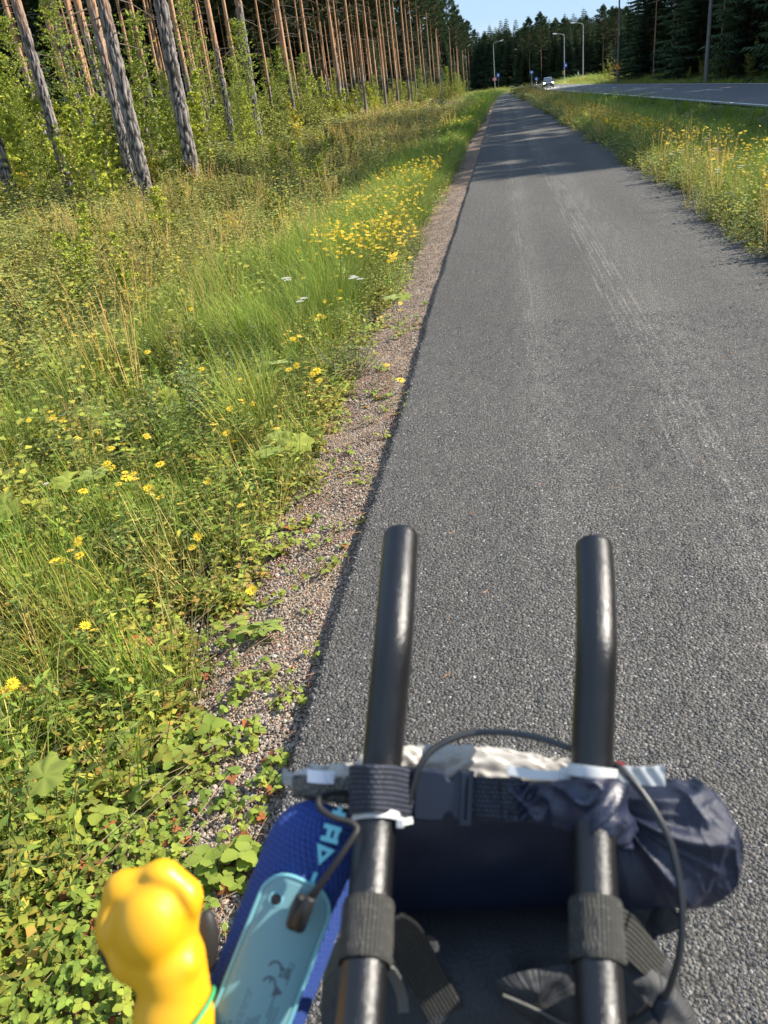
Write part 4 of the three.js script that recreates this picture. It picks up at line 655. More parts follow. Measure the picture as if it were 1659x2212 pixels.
{ // rectangular blue signs and the round one on the traffic island
  let [t, H] = signPost(1077, 235, 158, 0, 0, 'blue sign on a slim post beside the left street lamp', 'road sign', 'blue_sign');
  part('panel', box(0.80, 0.90, 0.03, 0, H - 0.45, 0.06), blue, t); part('symbol', box(0.34, 0.5, 0.01, 0, H - 0.45, 0.083), white, t);
  [t, H] = signPost(1149, 225, 152, 0, 0, 'square blue sign on a post with striped foot, left of the car', 'road sign', 'blue_sign', true);
  part('panel', box(0.76, 0.76, 0.03, 0, H - 0.38, 0.06), blue, t); part('symbol', box(0.42, 0.30, 0.01, 0, H - 0.38, 0.083), white, t);
  [t, H] = signPost(1159, 186, 166, 0, 0, 'round blue sign on a low striped post just left of the car', 'road sign', 'round_sign', true);
  const disc = cyl(0.34, 0.34, 0.03, 0, 0, 0, 28); disc.rotateX(Math.PI / 2); disc.translate(0, H - 0.34, 0.06); part('panel', disc, blue, t);
  const arrow = new THREE.Shape(); arrow.moveTo(-0.16, -0.02); arrow.lineTo(0.06, 0.2); arrow.lineTo(0.12, 0.13); arrow.lineTo(-0.04, -0.04); arrow.lineTo(0.1, -0.06); arrow.lineTo(0.1, -0.16); arrow.lineTo(-0.2, -0.16); arrow.lineTo(-0.2, 0.1); arrow.lineTo(-0.1, 0.1); arrow.closePath();
  const ag = new THREE.ExtrudeGeometry(arrow, { depth: 0.008, bevelEnabled: false }); ag.translate(0.03, H - 0.34, 0.078); part('symbol', ag, white, t);
  // plates fixed to the lamp posts
  const a = onRay(1068.5, 171, 229.8); const rp = thing('red_plate', 'pinkish red plate fixed low on the left street lamp post', 'road sign', V(a.x, a.y, a.z)); part('panel', box(1.0, 0.76, 0.03), redM, rp); part('border', box(0.84, 0.60, 0.01, 0, 0, 0.021), std({ color: lin(0.85, 0.42, 0.42), roughness: 0.5 }), rp);
  const c = onRay(1221.5, 141, 199.7), bp = thing('blue_plate', 'blue sign fixed halfway up the right street lamp post', 'road sign', c); part('panel', box(0.72, 0.80, 0.03), blue, bp); part('symbol', box(0.36, 0.40, 0.01, 0, 0, 0.021), white, bp);
  const d = onRay(1217, 156.5, 199.7), yp = thing('yellow_box', 'small ochre box on the right street lamp post beneath the blue sign', 'box', d); part('body', box(0.42, 0.80, 0.25, 0, 0, 0.05, 0.03), std({ color: lin(0.42, 0.26, 0.06), roughness: 0.6 }), yp); part('lid', box(0.46, 0.05, 0.30, 0, 0.42, 0.05), blackM, yp);
  // reflector post beside the side road
  const p = onRay(1249, 176, 178), y0 = gh(p.x, p.z), mp = thing('marker_post', 'white marker post with dark band at the side road', 'marker post', V(p.x, y0, p.z)), ht = onRay(1249, 152.5, 178).y - y0;
  part('post', box(0.12, ht, 0.05, 0, ht / 2, 0), std({ color: lin(0.16, 0.19, 0.15), roughness: 0.7 }), mp); part('reflector', box(0.2, ht * 0.38, 0.06, 0, ht * 0.78, 0.01), white, mp); part('band', box(0.21, 0.12, 0.07, 0, ht * 0.93, 0.012), blackM, mp);
  // small traffic island
  const q = onRay(1159, 187, 186), isl = thing('traffic_island', 'low kerbed traffic island under the round blue sign', 'traffic island', V(q.x, roadY + 0.03, q.z)); part('kerb', box(1.1, 0.14, 3.2, 0, 0.07, 0, 0.05), std({ color: lin(0.34, 0.33, 0.31), roughness: 0.9 }), isl); part('surface', box(0.86, 0.01, 2.9, 0, 0.147, 0), std({ color: lin(0.2, 0.2, 0.19), roughness: 0.95 }), isl);
}
{ // warning triangle
  const b = onRay(1332, 178, 101), y0 = gh(b.x, b.z), t = thing('warning_sign', 'yellow warning triangle with red border before the slim utility pole', 'road sign', V(b.x, y0, b.z)), top = onRay(1334, 133.5, 101).y - y0;
  part('post', cyl(0.03, 0.03, top - 0.1, 0, (top - 0.1) / 2, 0, 10), steelMat, t);
  const tri = (r, z, d) => { const s = new THREE.Shape(); for (let k = 0; k < 3; k++) { const a = Math.PI / 2 + k * 2.0944; k ? s.lineTo(Math.cos(a) * r, Math.sin(a) * r) : s.moveTo(Math.cos(a) * r, Math.sin(a) * r); } s.closePath(); const g = new THREE.ExtrudeGeometry(s, { depth: d, bevelEnabled: true, bevelSize: 0.02, bevelThickness: 0.004, bevelSegments: 2 }); g.translate(0, top - 0.5, z); return g; };
  part('border', tri(0.46, 0.05, 0.02), redM, t); part('panel', tri(0.33, 0.075, 0.01), yellowM, t);
  const s = new THREE.Shape(); s.moveTo(-0.13, -0.1); s.lineTo(-0.10, -0.1); s.lineTo(-0.09, 0); s.lineTo(0.03, 0); s.lineTo(0.03, -0.1); s.lineTo(0.06, -0.1); s.lineTo(0.07, 0.03); s.lineTo(0.12, 0.09); s.lineTo(0.10, 0.14); s.lineTo(0.05, 0.08); s.lineTo(-0.12, 0.06); s.closePath(); const g = new THREE.ExtrudeGeometry(s, { depth: 0.006, bevelEnabled: false }); g.translate(0, top - 0.54, 0.092); part('symbol', g, blackM, t);
}
{ // oncoming car
  const b = onRay(1183.5, 185, 145), y0 = roadY + 0.02, car = thing('oncoming_car', 'dark grey car coming towards the camera with its headlights lit', 'car', V(b.x, y0, b.z));
  const paint = phys({ color: lin(0.045, 0.05, 0.06), roughness: 0.3, clearcoat: 1, clearcoatRoughness: 0.08 }), glass = phys({ color: lin(0.02, 0.028, 0.032), roughness: 0.06, clearcoat: 1 });
  const loft = (rings) => { const g = new GB(), n = 24; const idx = rings.map(([z, w, y0, y1, e]) => { const r = []; for (let k = 0; k < n; k++) { const a = (k / n) * 6.2832, c = Math.cos(a), s = Math.sin(a); r.push(g.v(V(Math.sign(c) * Math.pow(Math.abs(c), e) * w, lerp(y0, y1, 0.5 + 0.5 * Math.sign(s) * Math.pow(Math.abs(s), e)), z), [1, 1, 1])); } return r; }); for (let k = 0; k + 1 < rings.length; k++) for (let j = 0; j < n; j++) g.q(idx[k][j], idx[k][(j + 1) % n], idx[k + 1][(j + 1) % n], idx[k + 1][j]); for (const [k, f] of [[0, 1], [rings.length - 1, 0]]) { const [z, , a, c] = rings[k], m = g.v(V(0, (a + c) / 2, z), [1, 1, 1]); for (let j = 0; j < n; j++) f ? g.t(m, idx[k][(j + 1) % n], idx[k][j]) : g.t(m, idx[k][j], idx[k][(j + 1) % n]); } return g.build(); };
  part('body', loft([[2.12, 0.62, 0.32, 0.62, 0.5], [2.02, 0.80, 0.22, 0.70, 0.4], [1.6, 0.88, 0.18, 0.80, 0.35], [0.8, 0.90, 0.18, 0.92, 0.35], [-1.2, 0.90, 0.18, 0.95, 0.35], [-1.9, 0.86, 0.22, 0.94, 0.4], [-2.15, 0.70, 0.35, 0.85, 0.5]]), paint, car);
  part('cabin', loft([[1.0, 0.72, 0.86, 0.93, 0.5], [0.35, 0.66, 0.88, 1.36, 0.45], [-0.2, 0.62, 0.88, 1.45, 0.4], [-1.0, 0.62, 0.88, 1.42, 0.4], [-1.9, 0.66, 0.88, 1.0, 0.5]]), glass, car);
  part('roof', loft([[0.22, 0.50, 1.36, 1.41, 0.5], [-0.2, 0.56, 1.43, 1.475, 0.4], [-1.0, 0.55, 1.40, 1.445, 0.4], [-1.25, 0.5, 1.33, 1.38, 0.4]]), paint, car);
  const lightM = new THREE.MeshStandardMaterial({ color: lin(1, 1, 1), emissive: lin(1, 0.93, 0.78), emissiveIntensity: 2.6 });
  for (const s of [-1, 1]) {
    const h = part('headlight', new THREE.SphereGeometry(0.15, 16, 10), lightM, car); h.scale.set(1.25, 0.8, 0.55); h.position.set(s * 0.63, 0.66, 2.02);
    const sp = new THREE.SpotLight(new THREE.Color(1, 0.93, 0.78), 60, 0, 0.25, 0.6); sp.name = 'headlight_beam'; sp.position.set(s * 0.63, 0.66, 2.2); sp.target.position.set(s * 0.63, 0.2, 12); sp.castShadow = true; car.add(sp, sp.target);
    for (const z of [1.35, -1.35]) { const w = part('wheel', new THREE.TorusGeometry(0.25, 0.085, 10, 22), blackM, car); w.rotation.y = Math.PI / 2; w.position.set(s * 0.82, 0.32, z); const r = part('rim', new THREE.CylinderGeometry(0.2, 0.2, 0.1, 18), steelMat, w); r.rotation.x = Math.PI / 2; }
    const m = part('mirror', new RoundedBoxGeometry(0.2, 0.13, 0.12, 2, 0.04), paint, car); m.position.set(s * 0.98, 0.98, 0.62);
  }
  part('grille', box(0.7, 0.14, 0.06, 0, 0.52, 2.09, 0.02), blackM, car); part('number_plate', box(0.46, 0.11, 0.02, 0, 0.37, 2.13), white, car);
}
// ---------------------------------------------------------------- the bicycle and what is tied to it
// depths from the lens follow from the 22 mm bars; frames are built along the real directions of things
const curve = (pts, n = 60) => new THREE.CatmullRomCurve3(pts, false, 'catmullrom', 0.5).getPoints(n);
const weave = dataTex(256, 256, (u, v) => { const a = Math.sin(u * Math.PI * 2 * 16), b = Math.sin(v * Math.PI * 2 * 16), row = Math.floor(v * 16), s = Math.sin((u * 16 + (row % 2) * 0.5) * Math.PI * 2); const h = 0.5 + 0.3 * s * Math.abs(b) + 0.2 * b + (hash(Math.floor(u * 256), Math.floor(v * 256), 5) - 0.5) * 0.15; return [h, h, h]; });
const rib = dataTex(256, 256, (u, v) => { const h = 0.5 + 0.5 * Math.sin(v * Math.PI * 2 * 12) * (0.75 + 0.25 * Math.sin(u * Math.PI * 2 * 24)); const k = h * 0.9 + hash(Math.floor(u * 256), Math.floor(v * 256), 8) * 0.1; return [k, k, k]; });
const weaveC = dataTex(256, 256, (u, v) => { const row = Math.floor(v * 16), s = Math.sin((u * 16 + (row % 2) * 0.5) * Math.PI * 2), b = Math.abs(Math.sin(v * Math.PI * 16)); const k = 0.40 + 0.30 * b + (s > 0.55 && hash(Math.floor(u * 16), row, 4) > 0.35 ? 0.45 * b : 0); return [k, k, k]; }, true);
const ribC = dataTex(256, 256, (u, v) => { const r = 0.5 + 0.5 * Math.sin(v * Math.PI * 24), t = hash(Math.floor(u * 48), Math.floor(v * 12), 9), k = 0.42 + 0.4 * r + (t > 0.93 ? 0.3 : 0); return [k, k, k * 0.97]; }, true);
const grainB = dataTex(256, 256, (u, v) => { const h = fbm(u * 60, v * 60, 33, 3, 60); return [h, h, h]; });
const rep = (t, x, y) => { const c = t.clone(); c.repeat.set(x, y); c.needsUpdate = true; return c; };
const barMat = phys({ color: lin(0.006, 0.006, 0.007), roughness: 0.33, ior: 1.54, clearcoat: 0, bumpMap: rep(grainB, 30, 30), bumpScale: 0.00025 });
const webMat = std({ color: lin(0.050, 0.060, 0.095), map: rep(weaveC, 24, 24), roughness: 0.6, bumpMap: rep(weave, 24, 24), bumpScale: 0.0010 });
const velMat = std({ color: lin(0.10, 0.098, 0.09), map: rep(ribC, 38, 38), roughness: 0.8, bumpMap: rep(rib, 38, 38), bumpScale: 0.0012 });
const nylonMat = phys({ color: lin(0.013, 0.018, 0.042), roughness: 0.38, ior: 1.6, sheen: 0.35, sheenColor: lin(0.30, 0.33, 0.48), sheenRoughness: 0.45, bumpMap: rep(grainB, 40, 40), bumpScale: 0.0004 });
const bagMat = std({ color: lin(0.030, 0.031, 0.034), roughness: 0.62, bumpMap: rep(grainB, 20, 20), bumpScale: 0.0012 });
const plasticBlack = std({ color: lin(0.012, 0.017, 0.034), roughness: 0.40 }), rubber = std({ color: lin(0.014, 0.013, 0.012), roughness: 0.6 }), cableMat = phys({ color: lin(0.014, 0.014, 0.015), roughness: 0.36, ior: 1.7 });
const tieMat = phys({ color: lin(0.62, 0.63, 0.62), roughness: 0.45, transmission: 0.15, thickness: 0 });
const R0 = 0.0111;
// a flat strap: box section swept along points, with its width along given directions
function strap(pts, wid, w, th, n = 40, wobble = 0) {
  const c = new THREE.CatmullRomCurve3(pts), wc = Array.isArray(wid) ? new THREE.CatmullRomCurve3(wid) : null, g = new GB(), rings = []; let len = 0, last = null;
  for (let k = 0; k <= n; k++) {
    const t = k / n, p = c.getPoint(t), tan = c.getTangent(t), wd = (wc ? wc.getPoint(t) : wid.clone()); wd.addScaledVector(tan, -wd.dot(tan)).normalize(); const nn = tan.clone().cross(wd).normalize(); if (last) len += last.distanceTo(p); last = p.clone();
    const ring = [], hw = (typeof w === 'function' ? w(t) : w) / 2;
    for (const [a, b] of [[-1, -0.6], [-0.96, -1], [-0.5, -1], [0, -1], [0.5, -1], [0.96, -1], [1, -0.6], [1, 0.6], [0.96, 1], [0.5, 1], [0, 1], [-0.5, 1], [-0.96, 1], [-1, 0.6], [-1, -0.6]]) ring.push(g.v(p.clone().addScaledVector(wd, a * hw).addScaledVector(nn, b * th / 2 + (wobble ? Math.sin(t * 23 + a * 3) * wobble : 0)), [1, 1, 1], len, a * hw + (b < 0 ? 0.1 : 0)));
    rings.push(ring);
  }
  for (let k = 0; k < n; k++) for (let j = 0; j + 1 < rings[0].length; j++) g.q(rings[k][j], rings[k][j + 1], rings[k + 1][j + 1], rings[k + 1][j]);
  for (const k of [0, n]) { const m = g.v(rings[k].reduce((s, i) => s.add(V(g.p[i * 3], g.p[i * 3 + 1], g.p[i * 3 + 2])), V()).multiplyScalar(1 / rings[k].length), [1, 1, 1]); for (let j = 0; j + 1 < rings[k].length; j++) k ? g.t(rings[k][j], rings[k][j + 1], m) : g.t(rings[k][j + 1], rings[k][j], m); }
  return g.build();
}
const shift = (g, o) => { g.translate(-o.x, -o.y, -o.z); return g; };
// --- bicycle
const barL = [W(758, 2480, 0.315), W(776, 2230, 0.352), W(790, 2050, 0.380), W(805, 1850, 0.413), W(814, 1750, 0.427), W(826, 1640, 0.438), W(838, 1510, 0.443), W(849, 1390, 0.449), W(858, 1270, 0.472), W(866, 1160, 0.502)];
const barR = [W(1318, 2480, 0.315), W(1299, 2230, 0.352), W(1290, 2050, 0.376), W(1283, 1850, 0.403), W(1280, 1750, 0.415), W(1279, 1640, 0.423), W(1284, 1510, 0.428), W(1288, 1400, 0.434), W(1287, 1280, 0.457), W(1283, 1182, 0.482)];
const DZ = 0.020, N = (x, y, d) => W(x, y, d + DZ);
const bikeAt = W(1060, 2230, 0.36); bikeAt.y = 0;
const bike = thing('bicycle', 'bicycle with two upright black bar extensions, seen from the rider over its handlebar', 'bicycle', bikeAt);
for (const pts of [barL, barR]) {
  const cc = curve(pts, 120), tip = cc[120].clone().sub(cc[119]).normalize(), L = [...cc, cc[120].clone().addScaledVector(tip, 0.0012), cc[120].clone().addScaledVector(tip, 0.002)], g = new GB();
  g.tube(L, (t, a, len) => { const k = t * 122; return k > 121.5 ? R0 - 0.0022 : k > 120.5 ? R0 - 0.0009 : R0; }, 40, [1, 1, 1], true, true);
  part('bar_extension', shift(g.build(), bikeAt), barMat, bike);
}
{ // frame, fork and front wheel, out of the picture beneath the bags
  const L = (a) => a.clone().sub(bikeAt), ex = barL[0].clone().add(barR[0]).multiplyScalar(0.5).sub(bikeAt);
  const low = W(1060, 2420, 0.66).sub(bikeAt), stem = V(low.x, low.y, low.z), frameM = phys({ color: lin(0.02, 0.02, 0.022), roughness: 0.4, clearcoat: 0.5 });
  part('handlebar', tubeAlong([V(stem.x - 0.20, stem.y - 0.03, stem.z + 0.08), V(stem.x - 0.19, stem.y, stem.z + 0.02), V(stem.x - 0.1, stem.y, stem.z), V(stem.x + 0.1, stem.y, stem.z), V(stem.x + 0.19, stem.y, stem.z + 0.02), V(stem.x + 0.20, stem.y - 0.03, stem.z + 0.08)], 0.0135, 12), barMat, bike);
  part('stem', tubeAlong([V(stem.x, stem.y, stem.z), V(stem.x, stem.y - 0.03, stem.z + 0.07)], 0.018, 12, 6), frameM, bike);
  for (const [s, b] of [[-1, barL[0]], [1, barR[0]]]) part('bar_clamp', tubeAlong([L(b), L(b).lerp(V(stem.x + s * 0.055, stem.y, stem.z), 0.5), V(stem.x + s * 0.055, stem.y, stem.z)], 0.0112, 12, 12), barMat, bike);
  part('head_tube', tubeAlong([V(0, stem.y - 0.02, stem.z + 0.07), V(0, stem.y - 0.24, stem.z - 0.01)], 0.023, 14, 6), frameM, bike);
  const axle = V(0, 0.345, stem.z - 0.16);
  for (const s of [-1, 1]) part('fork_leg', tubeAlong([V(0, stem.y - 0.23, stem.z - 0.005), V(s * 0.05, stem.y - 0.3, stem.z - 0.03), V(s * 0.055, 0.345, axle.z)], 0.013, 10), frameM, bike);
  const tyre = part('front_tyre', new THREE.TorusGeometry(0.325, 0.019, 12, 64), rubber, bike); tyre.position.copy(axle); tyre.rotation.y = Math.PI / 2; const rim = part('rim', new THREE.TorusGeometry(0.302, 0.010, 8, 64), steelMat, tyre);
  const sp = []; for (let k = 0; k < 28; k++) { const a = (k / 28) * 6.283, g = new THREE.CylinderGeometry(0.001, 0.001, 0.3, 5); g.translate(0, 0.15, 0); g.rotateZ(a); sp.push(g); } part('spokes', mergeGeometries(sp), steelMat, tyre); const hub = cyl(0.018, 0.018, 0.1); hub.rotateX(Math.PI / 2); part('hub', hub, steelMat, tyre);
  part('top_tube', tubeAlong([V(0, stem.y - 0.06, stem.z + 0.06), V(0, stem.y - 0.14, 0.55)], 0.017, 12, 8), frameM, bike); part('down_tube', tubeAlong([V(0, stem.y - 0.2, stem.z), V(0, 0.3, 0.42)], 0.021, 12, 8), frameM, bike);
  // the shifter cable that loops behind the bars and hangs down at the right
  const cab = curve([W(880, 1740, 0.437), W(908, 1652, 0.436), W(948, 1610, 0.440), W(1010, 1586, 0.444), W(1080, 1582, 0.445), W(1160, 1593, 0.440), W(1235, 1618, 0.434), W(1300, 1640, 0.428), W(1345, 1665, 0.420), W(1400, 1730, 0.410), W(1446, 1815, 0.402), W(1468, 1910, 0.396), W(1474, 2000, 0.392), W(1462, 2085, 0.392), W(1435, 2160, 0.395), W(1412, 2205, 0.40), W(1380, 2270, 0.41)], 140), g = new GB();
  g.tube(cab, 0.00185, 12, [1, 1, 1], true, true); part('shifter_cable', shift(g.build(), bikeAt), cableMat, bike);
  const fe = new GB(); fe.tube([W(1436, 2158, 0.395), W(1424, 2182, 0.398), W(1410, 2208, 0.400)], 0.0036, 14, [1, 1, 1], true, true); part('cable_ferrule', shift(fe.build(), bikeAt), plasticBlack, bike);
  const ju = new GB(); ju.tube([W(1418, 2196, 0.400), W(1385, 2212, 0.402), W(1340, 2235, 0.404)], (t) => 0.007 + 0.002 * Math.sin(t * 9), 14, [1, 1, 1], true, true); part('cable_boot', shift(ju.build(), bikeAt), rubber, bike);
}
// --- cable ties
function cableTie(bar, t, tiltPx, label, headAt, tail, w = 0.0045) {
  const c = new THREE.CatmullRomCurve3(bar), p = c.getPoint(t), tan = c.getTangent(t), tiltDir = cX.clone().multiplyScalar(tiltPx), ax = tan.clone().add(tiltDir).normalize(), u = cX.clone().addScaledVector(ax, -cX.dot(ax)).normalize(), v = ax.clone().cross(u), o = thing('cable_tie', label, 'cable tie', p.clone());
  const pts = []; for (let k = 0; k <= 48; k++) { const a = (k / 48) * 6.2832; pts.push(u.clone().multiplyScalar(Math.cos(a) * (R0 + 0.0012)).addScaledVector(v, Math.sin(a) * (R0 + 0.0012))); }
  const tm = tieMat;
  part('band', strap(pts, ax, w, 0.0013, 60), tm, o);
  const h = part('head', new RoundedBoxGeometry(w * 0.95, w * 1.15, w * 0.85, 2, 0.0008), tm, o); h.position.copy(headAt.clone().sub(p)); h.quaternion.copy(camera.quaternion);
  part('tail', strap(tail.map((q) => q.clone().sub(p)), ax, w * 0.8, 0.001, 20), tm, o);
}
cableTie(barR, 0.528, 0.06, 'white cable tie round the right bar with a long tail to the left', N(1222, 1674, 0.402), [N(1226, 1674, 0.403), N(1170, 1674, 0.405), N(1095, 1664, 0.408)], 0.0062);
cableTie(barL, 0.425, -0.10, 'cable tie round the left bar beneath the buckle strap', N(864, 1777, 0.397), [N(862, 1776, 0.398), N(876, 1775, 0.402), N(890, 1772, 0.406)], 0.0044);
// --- navy bag: a soft roll under the bars, its neck bound over the right bar
{
  const at = W(1150, 1830, 0.455), o = thing('navy_stuff_sack', 'shiny navy nylon bag strapped under the bars, its puffy end sticking out at the right', 'bag', at);
  const loft = (ax, seg, f) => { const g = new GB(), rings = [], n = ax.length - 1; for (let k = 0; k <= n; k++) { const ring = []; for (let s = 0; s <= seg; s++) { const a = (s / seg) * 6.2832; ring.push(g.v(f(ax[k], k / n, a), [1, 1, 1], (k / n) * 0.2, s / seg * 0.2)); } rings.push(ring); } for (let k = 0; k < n; k++) for (let s = 0; s < seg; s++) g.q(rings[k][s], rings[k][s + 1], rings[k + 1][s + 1], rings[k + 1][s]); return g.build(); };
  // the flat middle hangs down between the bars and leans away below
  part('body', shift(loft(curve([W(720, 1868, 0.494), W(900, 1868, 0.496), W(1150, 1862, 0.494), W(1330, 1840, 0.486)], 60), 48, (p, t, a) => p.clone().addScaledVector(cY, Math.cos(a) * 0.045).addScaledVector(cZ, Math.sin(a) * 0.008 + Math.cos(a) * 0.026 + (noise(a * 2, t * 9, 7) - 0.5) * 0.004)), at), nylonMat, o);
  const neck = N(1335, 1778, 0.415), prof = [[0, 0.024], [0.10, 0.0305], [0.30, 0.0345], [0.50, 0.0335], [0.68, 0.0285], [0.82, 0.0215], [0.92, 0.0135], [0.98, 0.005], [1, 0.0004]];
  const pr = (t) => { for (let k = 0; k + 1 < prof.length; k++) if (t <= prof[k + 1][0]) return lerp(prof[k][1], prof[k + 1][1], (t - prof[k][0]) / (prof[k + 1][0] - prof[k][0])); return 0.0004; };
  part('puffed_end', shift(loft(curve([W(1262, 1822, 0.478), W(1340, 1822, 0.470), W(1420, 1818, 0.462), W(1500, 1818, 0.457), W(1560, 1826, 0.456), W(1592, 1832, 0.456)], 150), 180, (p, t, a) => {
    const dir = cY.clone().multiplyScalar(Math.cos(a)).addScaledVector(cZ, Math.sin(a)), r = pr(t), q = p.clone().addScaledVector(dir, r), v = q.clone().sub(neck), dn = v.length(), ang = Math.atan2(v.dot(cY), v.dot(cX));
    const rg = (x, y, s) => 1 - Math.abs(noise(x, y, s) * 2 - 1);
    const fan = Math.pow(rg(ang * 1.9 + 9, dn * 7, 5), 1.6) - 0.45, fine = Math.pow(rg(ang * 6.5 + 3, dn * 22, 9), 2.2) - 0.3, fold = (fan * 0.0078 + fine * 0.0016) * smooth(dn, 0.004, 0.016) * (1 - 0.75 * smooth(dn, 0.045, 0.08));
    const wr = ((Math.pow(rg(a * 1.1 + t * 3, t * 6 - a * 0.7, 6), 1.7) - 0.42) * 0.0052 + (Math.pow(rg(a * 4.5 - t * 9, t * 20, 12), 2.5) - 0.28) * 0.0010) * smooth(t, 0.3, 0.6);
    return p.clone().addScaledVector(dir, Math.max(0.0002, r + (fold + wr) * Math.min(1, r / 0.02)));
  }), at), nylonMat, o);
  // bunched cloth wrapped over the right bar
  const nk = curve([N(1105, 1727, 0.4215), N(1150, 1732, 0.416), N(1205, 1738, 0.402), N(1250, 1742, 0.3865), N(1290, 1744, 0.3825), N(1325, 1748, 0.390), N(1345, 1765, 0.408), N(1352, 1790, 0.425)], 80), b = new GB(), rr2 = [];
  for (let k = 0; k <= 80; k++) {
    const t = k / 80, p = nk[k], tan = nk[Math.min(80, k + 1)].clone().sub(nk[Math.max(0, k - 1)]).normalize(), up = cY.clone().addScaledVector(tan, -cY.dot(tan)).normalize(), out = tan.clone().cross(up).normalize(), ring = []; const hh = (0.0112 + 0.0042 * smooth(t, 0.05, 0.75)) * (1 - 0.2 * smooth(t, 0.85, 1)), th = 0.0030;
    for (let s = 0; s <= 56; s++) { const a = (s / 56) * 6.2832, v = Math.cos(a), w = Math.sin(a); const f = (Math.pow(1 - Math.abs(noise(v * 1.1 - t * 9 + 30, t * 5 + v * 0.8, 9) * 2 - 1), 1.8) - 0.42) * 0.0062 + (Math.pow(1 - Math.abs(noise(v * 2.6 - t * 22 + 30, t * 8, 19) * 2 - 1), 2) - 0.35) * 0.0018 * smooth(t, 0.02, 0.15); ring.push(b.v(p.clone().addScaledVector(up, v * hh).addScaledVector(out, w * th + Math.sign(w) * f * Math.min(1, Math.abs(w) * 2)), [1, 1, 1], t * 0.08, s / 56 * 0.05)); }
    rr2.push(ring);
  }
  for (let k = 0; k < 80; k++) for (let s = 0; s < 56; s++) b.q(rr2[k][s], rr2[k][s + 1], rr2[k + 1][s + 1], rr2[k + 1][s]);
  part('bound_neck', shift(b.build(), at), nylonMat, o);
  // webbing and buckle
  const wUp = cY.clone();
  part('webbing', shift(strap([N(772, 1722, 0.432), N(757, 1710, 0.415), N(770, 1704, 0.398), N(805, 1704, 0.3925), N(840, 1706, 0.398), N(872, 1712, 0.412), N(893, 1716, 0.421)], wUp, 0.0248, 0.0018, 60), at), webMat, o).userData.label = 'navy webbing wrapped round the left bar';
  part('webbing', shift(strap([N(1004, 1722, 0.4235), N(1040, 1724, 0.4225), N(1080, 1726, 0.4225), N(1122, 1729, 0.4215)], wUp, 0.0235, 0.0018, 30), at), webMat, o).userData.label = 'navy webbing between buckle and bunched cloth';
  part('webbing_fold', shift(strap([N(1084, 1727, 0.4205), N(1100, 1727, 0.4195), N(1124, 1728, 0.4195)], wUp, 0.0242, 0.0022, 12), at), webMat, o);
  const bk = N(950, 1717, 0.4215), m = new THREE.Matrix4().makeBasis(cX, cY, cZ);
  const holder = new THREE.Group(); holder.name = 'buckle'; holder.position.copy(bk.clone().sub(at)); holder.quaternion.setFromRotationMatrix(m); holder.rotateZ(-0.05); holder.rotateY(-0.06); o.add(holder);
  const mm = 0.001, S = new THREE.Shape(); const P = [[-13.2, -12.6], [-4, -12.8], [1.0, -12.2], [2.2, -9.4], [4.4, -7.6], [7, -7.8], [8.6, -10.2], [11.2, -12.2], [12.8, -12.2], [12.8, 12.2], [10.8, 12.6], [8.4, 10.6], [6.4, 8.2], [4.0, 8.0], [2.4, 9.8], [1.0, 12.4], [-4, 13], [-13.2, 12.8]]; P.forEach(([x, y], i) => (i ? S.lineTo(x * mm, y * mm) : S.moveTo(x * mm, y * mm))); S.closePath();
  const eg = new THREE.ExtrudeGeometry(S, { depth: 0.0042, bevelEnabled: true, bevelThickness: 0.0012, bevelSize: 0.0012, bevelSegments: 4 }); eg.translate(0, 0, -0.002); part('shell', eg, plasticBlack, holder);
  const ring = (x0, x1, y, w) => { const s = new THREE.Shape(); s.moveTo(x0 * mm, -y * mm); s.lineTo(x1 * mm, -y * mm); s.lineTo(x1 * mm, y * mm); s.lineTo(x0 * mm, y * mm); s.closePath(); const h = new THREE.Path(); h.moveTo((x0 + w) * mm, -(y - w) * mm); h.lineTo((x0 + w) * mm, (y - w) * mm); h.lineTo((x1 - w) * mm, (y - w) * mm); h.lineTo((x1 - w) * mm, -(y - w) * mm); h.closePath(); s.holes.push(h); return new THREE.ExtrudeGeometry(s, { depth: 0.003, bevelEnabled: true, bevelThickness: 0.0008, bevelSize: 0.0008, bevelSegments: 3, curveSegments: 4 }); };
  const r1 = part('strap_loop', ring(11.6, 17.5, 14.2, 2.0), plasticBlack, holder); r1.position.z = 0.0005; const r2 = part('strap_loop', ring(-21, -12.2, 13.6, 1.8), plasticBlack, holder); r2.position.z = -0.0015;
}
